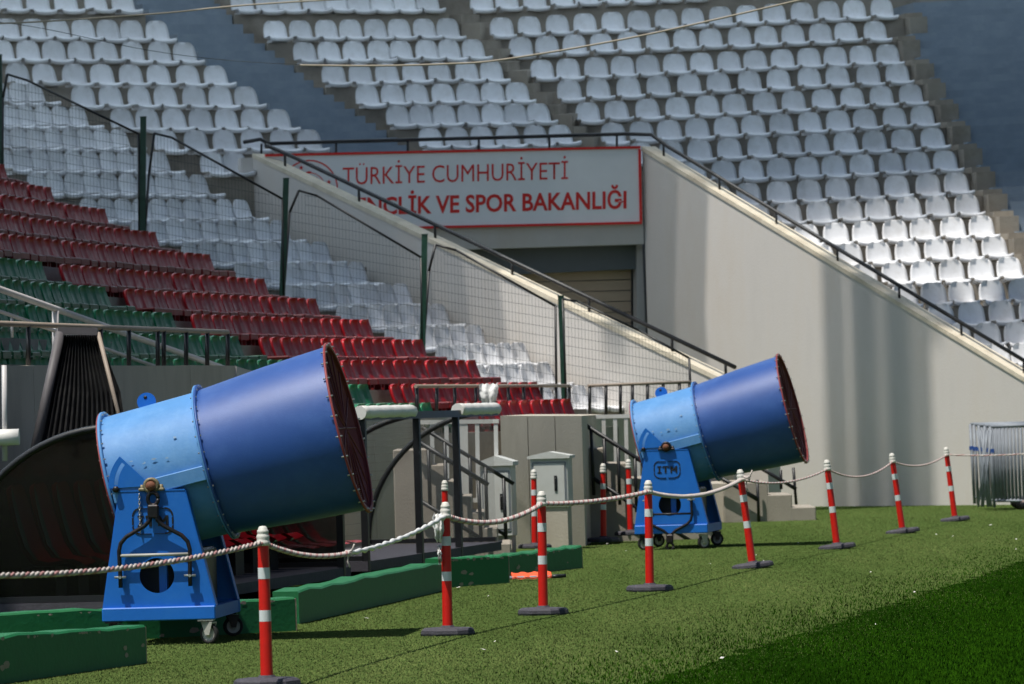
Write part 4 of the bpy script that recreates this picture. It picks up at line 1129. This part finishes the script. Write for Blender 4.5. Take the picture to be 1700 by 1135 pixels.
# ================================================================== STAIRS, GATES, CABINETS
def stair(label, xt, ztop, xb, Y0, Y1, nst, cheek=True, px_y=0):
    # steps go down to the right; front face at depth Y0
    xa = (xt - 850) / F * Y0; xb_ = (xb - 850) / F * Y0
    t = thing('concrete_steps', label, 'steps', (xb_, Y0, 0))
    tr = (xb_ - xa) / nst; rs = ztop / nst
    for k in range(nst):
        x0_ = xa + tr * k; z = ztop - rs * k
        MB().box(((xa - .3 + x0_ + tr) / 2 if k == 0 else x0_ + tr / 2 - .01, (Y0 + Y1) / 2 - .05 * 0, z / 2 - .05), ((x0_ + tr - xa + .3) if k == 0 else tr + .02, Y1 - Y0 - .004 * k, z + .1), bev=.012).build('step', CONC, t)
    return t
stair('concrete steps with black handrails between the clear dugout and the cabinets', 690, 1.3, 838, 55.6, 57.2, 7)
stair('concrete steps beside the pier behind the rear fan', 962, 1.2, 1185, 61.6, 63.4, 6)
stair('three concrete steps at the foot of the tall slanting wall', 1228, .57, 1346, 69.6, 71.4, 3)
MB2 = MB(); q = PZ(1190, 880, 0); 
# landing cheek behind the rear fan
t = thing('landing_block', 'plain concrete landing behind the rear fan beside the steps', 'landing', (PY(1150, 870, 69.8).x, 69.8, 0))
xa = (1120 - 850) / F * 69.8; xb_ = (1226 - 850) / F * 69.8
MB().box(((xa + xb_) / 2, 71.0, .27), (xb_ - xa, 2.2, .6), bev=.01).build('block', CONCF, t)
def stair_rail(label, pts, posts, Y, r=.026, pts2=None):
    fn_ = lambda x, y: PY(x, y, Y)
    t = thing('stair_handrail', label, 'railing', tuple(fn_(*posts[0][1])) if posts else tuple(fn_(*pts[0])))
    MB().tube([fn_(*p) for p in pts], r, 8).build('rail', BLACK, t)
    if pts2: MB().tube([fn_(*p) for p in pts2], r * .9, 8).build('lower_rail', BLACK, t)
    for a_, b_ in posts: MB().tube([fn_(*a_), fn_(*b_)], .022, 8).build('post', BLACK, t)
stair_rail('near black handrail of the steps beside the clear dugout', [(688, 729), (811, 805)], [((711, 743), (714, 838)), ((739, 760), (742, 870)), ((762, 775), (767, 872)), ((794, 794), (800, 918))], 55.5, .028, [(690, 826), (797, 893)])
stair_rail('far black handrail of the steps beside the clear dugout', [(700, 709), (853, 803)], [((738, 733), (742, 830)), ((780, 758), (783, 850)), ((806, 775), (809, 880)), ((836, 793), (841, 918))], 57.3, .024, [(755, 838), (839, 888)])
stair_rail('black handrail descending beside the pier to the rear fan', [(962, 699), (1066, 766), (1180, 836)], [((981, 712), (986, 822)), ((1003, 727), (1006, 818)), ((1026, 741), (1029, 838)), ((1054, 758), (1057, 850))], 61.5, .028, [(984, 793), (1062, 846), (1150, 900)])
stair_rail('near black handrail of the three steps by the tall wall', [(1190, 790), (1229, 811), (1258, 828)], [((1257, 796), (1260, 868))], 69.5, .028, [(1228, 812), (1258, 830)])
stair_rail('far black handrail of the three steps by the tall wall', [(1250, 769), (1285, 790), (1322, 812)], [((1317, 776), (1322, 838)), ((1296, 780), (1297, 812))], 71.6, .028)
def gate(label, x0, x1, yt, yb, xs_, Y, tilt=2, cross=None):
    fn_ = lambda x, y: PY(x, y, Y)
    t = thing('white_gate', label, 'gate', tuple(fn_(x0, yb)))
    mb = MB(); mb.beam(fn_(x0, yt), fn_(x1, yt - 2), .05, .05); mb.build('top_rail', GATEW, t)
    mb = MB(); mb.beam(fn_(x0 + tilt, yb), fn_(x1 + tilt, yb - 1), .05, .05); mb.build('bottom_rail', GATEW, t)
    for x in xs_: 
        mb = MB(); mb.beam(fn_(x, yt + 3), fn_(x + tilt, yb - 3), .05, .035); mb.build('bar', GATEW, t)
    return t
gate('white barred metal gate hanging behind the dugout handrails', 690, 828, 701, 831, (692, 717, 741, 766, 773, 792, 823), 57.9)
gate('white barred metal gate at the top of the steps beside the pier', 975, 1062, 692, 797, (984, 1002, 1021, 1039, 1058), 63.8)
q = PY(968, 800, 64.6)
tag(MB().prism([PY(966, 800, 64.6), PY(979, 800, 64.6), PY(977, 696, 64.6), PY(964, 696, 64.6)], V(0, .05, 0)).build('door_leaf', DOORB), 'brown door leaf standing behind the white gate by the pier', 'door')
# wall beyond the pier, under the last railing
a_ = PY(968, 694, 67.6); b_ = PY(1215, 690, 72.6)
t = thing('parapet_wall', 'low concrete front wall behind the rear fan below the white seats', 'wall', (a_.x, a_.y, 0))
MB().prism([V(a_.x, a_.y, -.1), V(b_.x, b_.y, -.1), b_, a_], V(-.25, .06, 0)).build('panel', CONCF, t)
def cabinet(label, x0, x1, yt, yb, Y, dep, plinth_to=None, side_w=.0):
    a_ = PY(x0, yb, Y); b_ = PY(x1, yb, Y); tp = PY(x0, yt, Y)
    w = b_.x - a_.x; h = tp.z - a_.z; c = (a_ + b_) / 2
    rz = -R(9)
    t = thing('cable_cabinet', label, 'cabinet', tuple(c), rz=rz)
    def P(n_, mb, m, par=None): return mb.build(n_, m, par or t, world=False)
    body = P('body', MB().box((0, dep / 2, h * .46), (w, dep, h * .92), bev=.008), CABG)
    roof = MB(); hw = w / 2 + .03
    for y in (0,):
        poly = [V(-hw, -.04, h * .9), V(hw, -.04, h * .9), V(hw, -.04, h * .95), V(0, -.04, h * 1.03), V(-hw, -.04, h * .95)]
        roof.prism(poly, V(0, dep + .08, 0))
    P('pitched_cap', roof, CABG)
    dr = P('door', MB().box((0, -.006, h * .45), (w * .82, .016, h * .72), bev=.004), CABG)
    P('door_frame', MB().box((0, -.003, h * .83), (w * .88, .012, .012)).box((0, -.003, h * .07), (w * .88, .012, .012)).box((-w * .435, -.003, h * .45), (.012, .012, h * .76)).box((w * .435, -.003, h * .45), (.012, .012, h * .76)), GALV)
    P('handle', MB().box((w * .17, -.024, h * .44), (.022, .02, .14), bev=.006).box((w * .17, -.02, h * .44), (.034, .01, .19)), BLACK, dr)
    if plinth_to is not None:
        P('plinth', MB().box((0, dep / 2, -a_.z / 2 - .03), (w * .9, dep * .9, a_.z + .06)), CONCF)
    return t
cabinet('pale grey cable cabinet with pitched cap beside the black stair handrails', 800, 852, 760, 890, 57.6, .35, 0)
cabinet('pale grey cable cabinet with pitched cap and dark handle in front of the pier', 882, 945, 752, 842, 58.9, .38, 0)

# ================================================================== STACKED STEEL BARRIERS
def barrier_panel(x0, x1, yt, yb, Y, lab, lean):
    fn_ = lambda x, y, o=0.: PY(x, y, Y + o)
    t = thing('steel_barrier', lab, 'barrier', tuple(fn_(x0, yb)), group='stacked steel barriers')
    tl, tr, br, bl = fn_(x0 - 3, yt, .12), fn_(x1 - 3, yt - 3, .12), fn_(x1 + 3, yb), fn_(x0 + 4, yb)
    mb = MB()
    for a_, b_ in ((tl, tr), (tr, br), (bl, tl)): mb.tube([a_, b_], .024, 8)
    mb.tube([bl.lerp(tl, .08), br.lerp(tr, .08)], .02, 8)
    mb.build('frame', GALV, t)
    n = max(2, int((x1 - x0) / 6))
    for k in range(1, n):
        f = k / n; mb = MB(); mb.tube([bl.lerp(br, f).lerp(tl.lerp(tr, f), .08), tl.lerp(tr, f)], .0145, 6); mb.build('bar', GALV, t)
    mb = MB(); mb.box(tl.lerp(bl, .3), (.07, .05, .06)); mb.build('clip', BLUEC, t)
    ft = MB(); ft.lathe([(.0, -.02), (.09, -.02), (.09, .02), (0, .02)], 12, bl.lerp(br, .55) + Z * .03, (V(1, 0, 0), Z, V(0, 1, 0))); ft.build('foot', DSTEEL, t)
    return t
labs = ['galvanised barrier leaning at the front of the stack by the wall', 'galvanised barrier second in the stack by the wall', 'galvanised barrier third in the stack by the wall', 'galvanised barrier fourth in the stack by the wall', 'galvanised barrier at the back of the stack, against the wall']
for k, lab in enumerate(labs):
    off = [33, 24, 14, 6, 0][k]
    barrier_panel(1614 + off, 1740, 708 - k * 1.0, 842 - k * 1.5, 72.0 + k * .28, lab, 0)
t = thing('folded_braces', 'bundle of crossed galvanised braces tied beside the stacked barriers', 'braces', tuple(PY(1632, 838, 71.8)))
for (xa, xb) in ((1622, 1640), (1640, 1624), (1628, 1646), (1646, 1632), (1634, 1630)):
    MB().tube([PY(xa, 714, 71.7 + .05 * (xa % 3)), PY(xb, 841, 71.7)], .017, 6).build('brace', GALV, t)

# ================================================================== CABLES
def cable(label, pts, Y, r):
    P_ = [PY(x, y, Y) for x, y in pts]; Q = []
    for i in range(len(P_) - 1):
        p_1 = P_[max(0, i - 1)]; p0_ = P_[i]; p1_ = P_[i + 1]; p2_ = P_[min(len(P_) - 1, i + 2)]
        for k in range(12):
            t_ = k / 12; Q.append(.5 * ((2 * p0_) + (p1_ - p_1) * t_ + (2 * p_1 - 5 * p0_ + 4 * p1_ - p2_) * t_ ** 2 + (3 * p0_ - p_1 - 3 * p1_ + p2_) * t_ ** 3))
    Q.append(P_[-1])
    return tag(MB().tube(Q, r, 6).build('stay_cable', CABLE), label, 'cable')
cable('pale cable sagging across the top of the block before the blue stair', [(-60, 40), (60, 36), (265, 22), (365, 12), (470, 4), (640, -6), (800, -20)], 58, .011)
cable('pale cable sagging above the sign and rising over the large seat block', [(498, 108), (620, 109), (740, 106), (840, 98), (1060, 60), (1310, 4), (1420, -22)], 58, .013)
cable('thin dark cable drooping across the shaded seats and blue stair', [(-60, 30), (60, 45), (240, 82), (380, 100), (500, 107)], 58.5, .004).data.materials[0] = WIRE

# ================================================================== ROOF (casts the shade on the upper rows)
edge = [(-22, -60), (-13, 0), (-9.2, 36), (-9.0, 44), (-8.7, 64), (-6.7, 71.3), (-5.6, 73.6), (-2.2, 77.6), (.5, 79.4), (4.3, 80.7), (14, 82.5), (40, 83.5)]
ZR = 18.0
def outw(i):
    a_ = Vector(edge[max(0, i - 1)]); b_ = Vector(edge[min(len(edge) - 1, i + 1)]); d = (b_ - a_).normalized(); return Vector((-d.y, d.x))
t = thing('stand_roof', 'grey sheet roof high above the stands, outside the picture', 'roof', (-20, 90, ZR))
for i in range(len(edge) - 1):
    a_, b_ = Vector(edge[i]), Vector(edge[i + 1]); oa, ob = outw(i) * 34, outw(i + 1) * 34
    q = [V(a_.x, a_.y, ZR), V(b_.x, b_.y, ZR), V(b_.x + ob.x, b_.y + ob.y, ZR + 3), V(a_.x + oa.x, a_.y + oa.y, ZR + 3)]
    MB().hexa(q + [v + Z * .25 for v in q]).build('roof_panel', ROOFM, t)
STREAKM = mat('streak_strip_sheet', (196, 198, 200), .6, .05, 1, alpha=.5)
sd = Vector((-SUN.x, -SUN.y)).normalized()
for (x, y, L, w) in ((-2.6, 70.2, 6.5, .5), (-1.5, 70.4, 6.5, .45), (-1.2, 70.6, 6.5, .8), (.1, 71.0, 7, .5), (.3, 71.3, 7, .3), (1.2, 71.8, 7, .9), (2.6, 72.4, 7, .35), (3.5, 73, 7, .2)):  # added strips above the roof, unseen, that cut light streaks on the wall
    hz_ = 12.; a_ = V(x + SUN.x / SUN.z * hz_, y + SUN.y / SUN.z * hz_, ZR + hz_ - .05 * (x % 1)); b_ = a_ + V(sd.x, sd.y, 0) * L
    MB().beam(a_, b_, w, .02).build('streak_strip', STREAKM, t)
for bi, al in enumerate((.35, .55, .75)):  # added see-through bands that soften the border of the roof's shade
    fm = mat(f'shade_fade_mat_{bi}', (190, 196, 204), .6, .05, 1, alpha=al)
    for i in range(3, len(edge) - 2):
        oa, ob = outw(i), outw(i + 1); a_, b_ = Vector(edge[i]), Vector(edge[i + 1])
        q = [V(*(a_ - oa * (2.1 - .7 * bi)), ZR - .02 * bi), V(*(b_ - ob * (2.1 - .7 * bi)), ZR - .02 * bi), V(*(b_ - ob * (1.4 - .7 * bi)), ZR - .02 * bi), V(*(a_ - oa * (1.4 - .7 * bi)), ZR - .02 * bi)]
        MB().hexa(q + [v + Z * .01 for v in q]).build('shade_fade_sheet', fm, t)
# scraps of paper and dry tufts on the apron
sc = MB(); rs = random.Random(4)
for k in range(34):
    p = PZ(rs.uniform(560, 1690), rs.uniform(870, 1100))
    if side(p.x, p.y) > .5 or not behind(p.x, p.y): continue
    an = rs.uniform(0, 3); u = V(math.cos(an), math.sin(an), 0) * rs.uniform(.006, .02); w = V(-u.y, u.x, 0) * rs.uniform(.3, .8)
    c = p + Z * .022
    sc.add([c - u - w, c + u - w + Z * .006, c + u + w + Z * .01, c - u + w], [(0, 1, 2, 3)])
tag(sc.build('paper_scraps', BWHT), 'small pale scraps of paper scattered over the turf', 'litter', None, 'stuff')
# concrete back walls closing the blocks above the topmost rows
for nm, out, ex in (('upper', out0, 3.0), ('middle', out1, .3), ('right', out2, 1.0)):
    pl, pr, rd = out[0]; h = math.atan2(rd.y, rd.x); nf = V(math.sin(h), -math.cos(h), 0)
    a_ = pl - rd * ex - nf * .9; b_ = pr + rd * (ex if nm != 'right' else 12) - nf * .9
    w = thing('stand_back_wall', f'concrete wall closing the {nm} seat block behind its topmost row', 'wall', tuple(a_))
    MB().prism([a_ - Z * 1.5, b_ - Z * 1.5, b_ + Z * 2.2, a_ + Z * 2.2], -nf * .3).build('panel', STEPC, w)
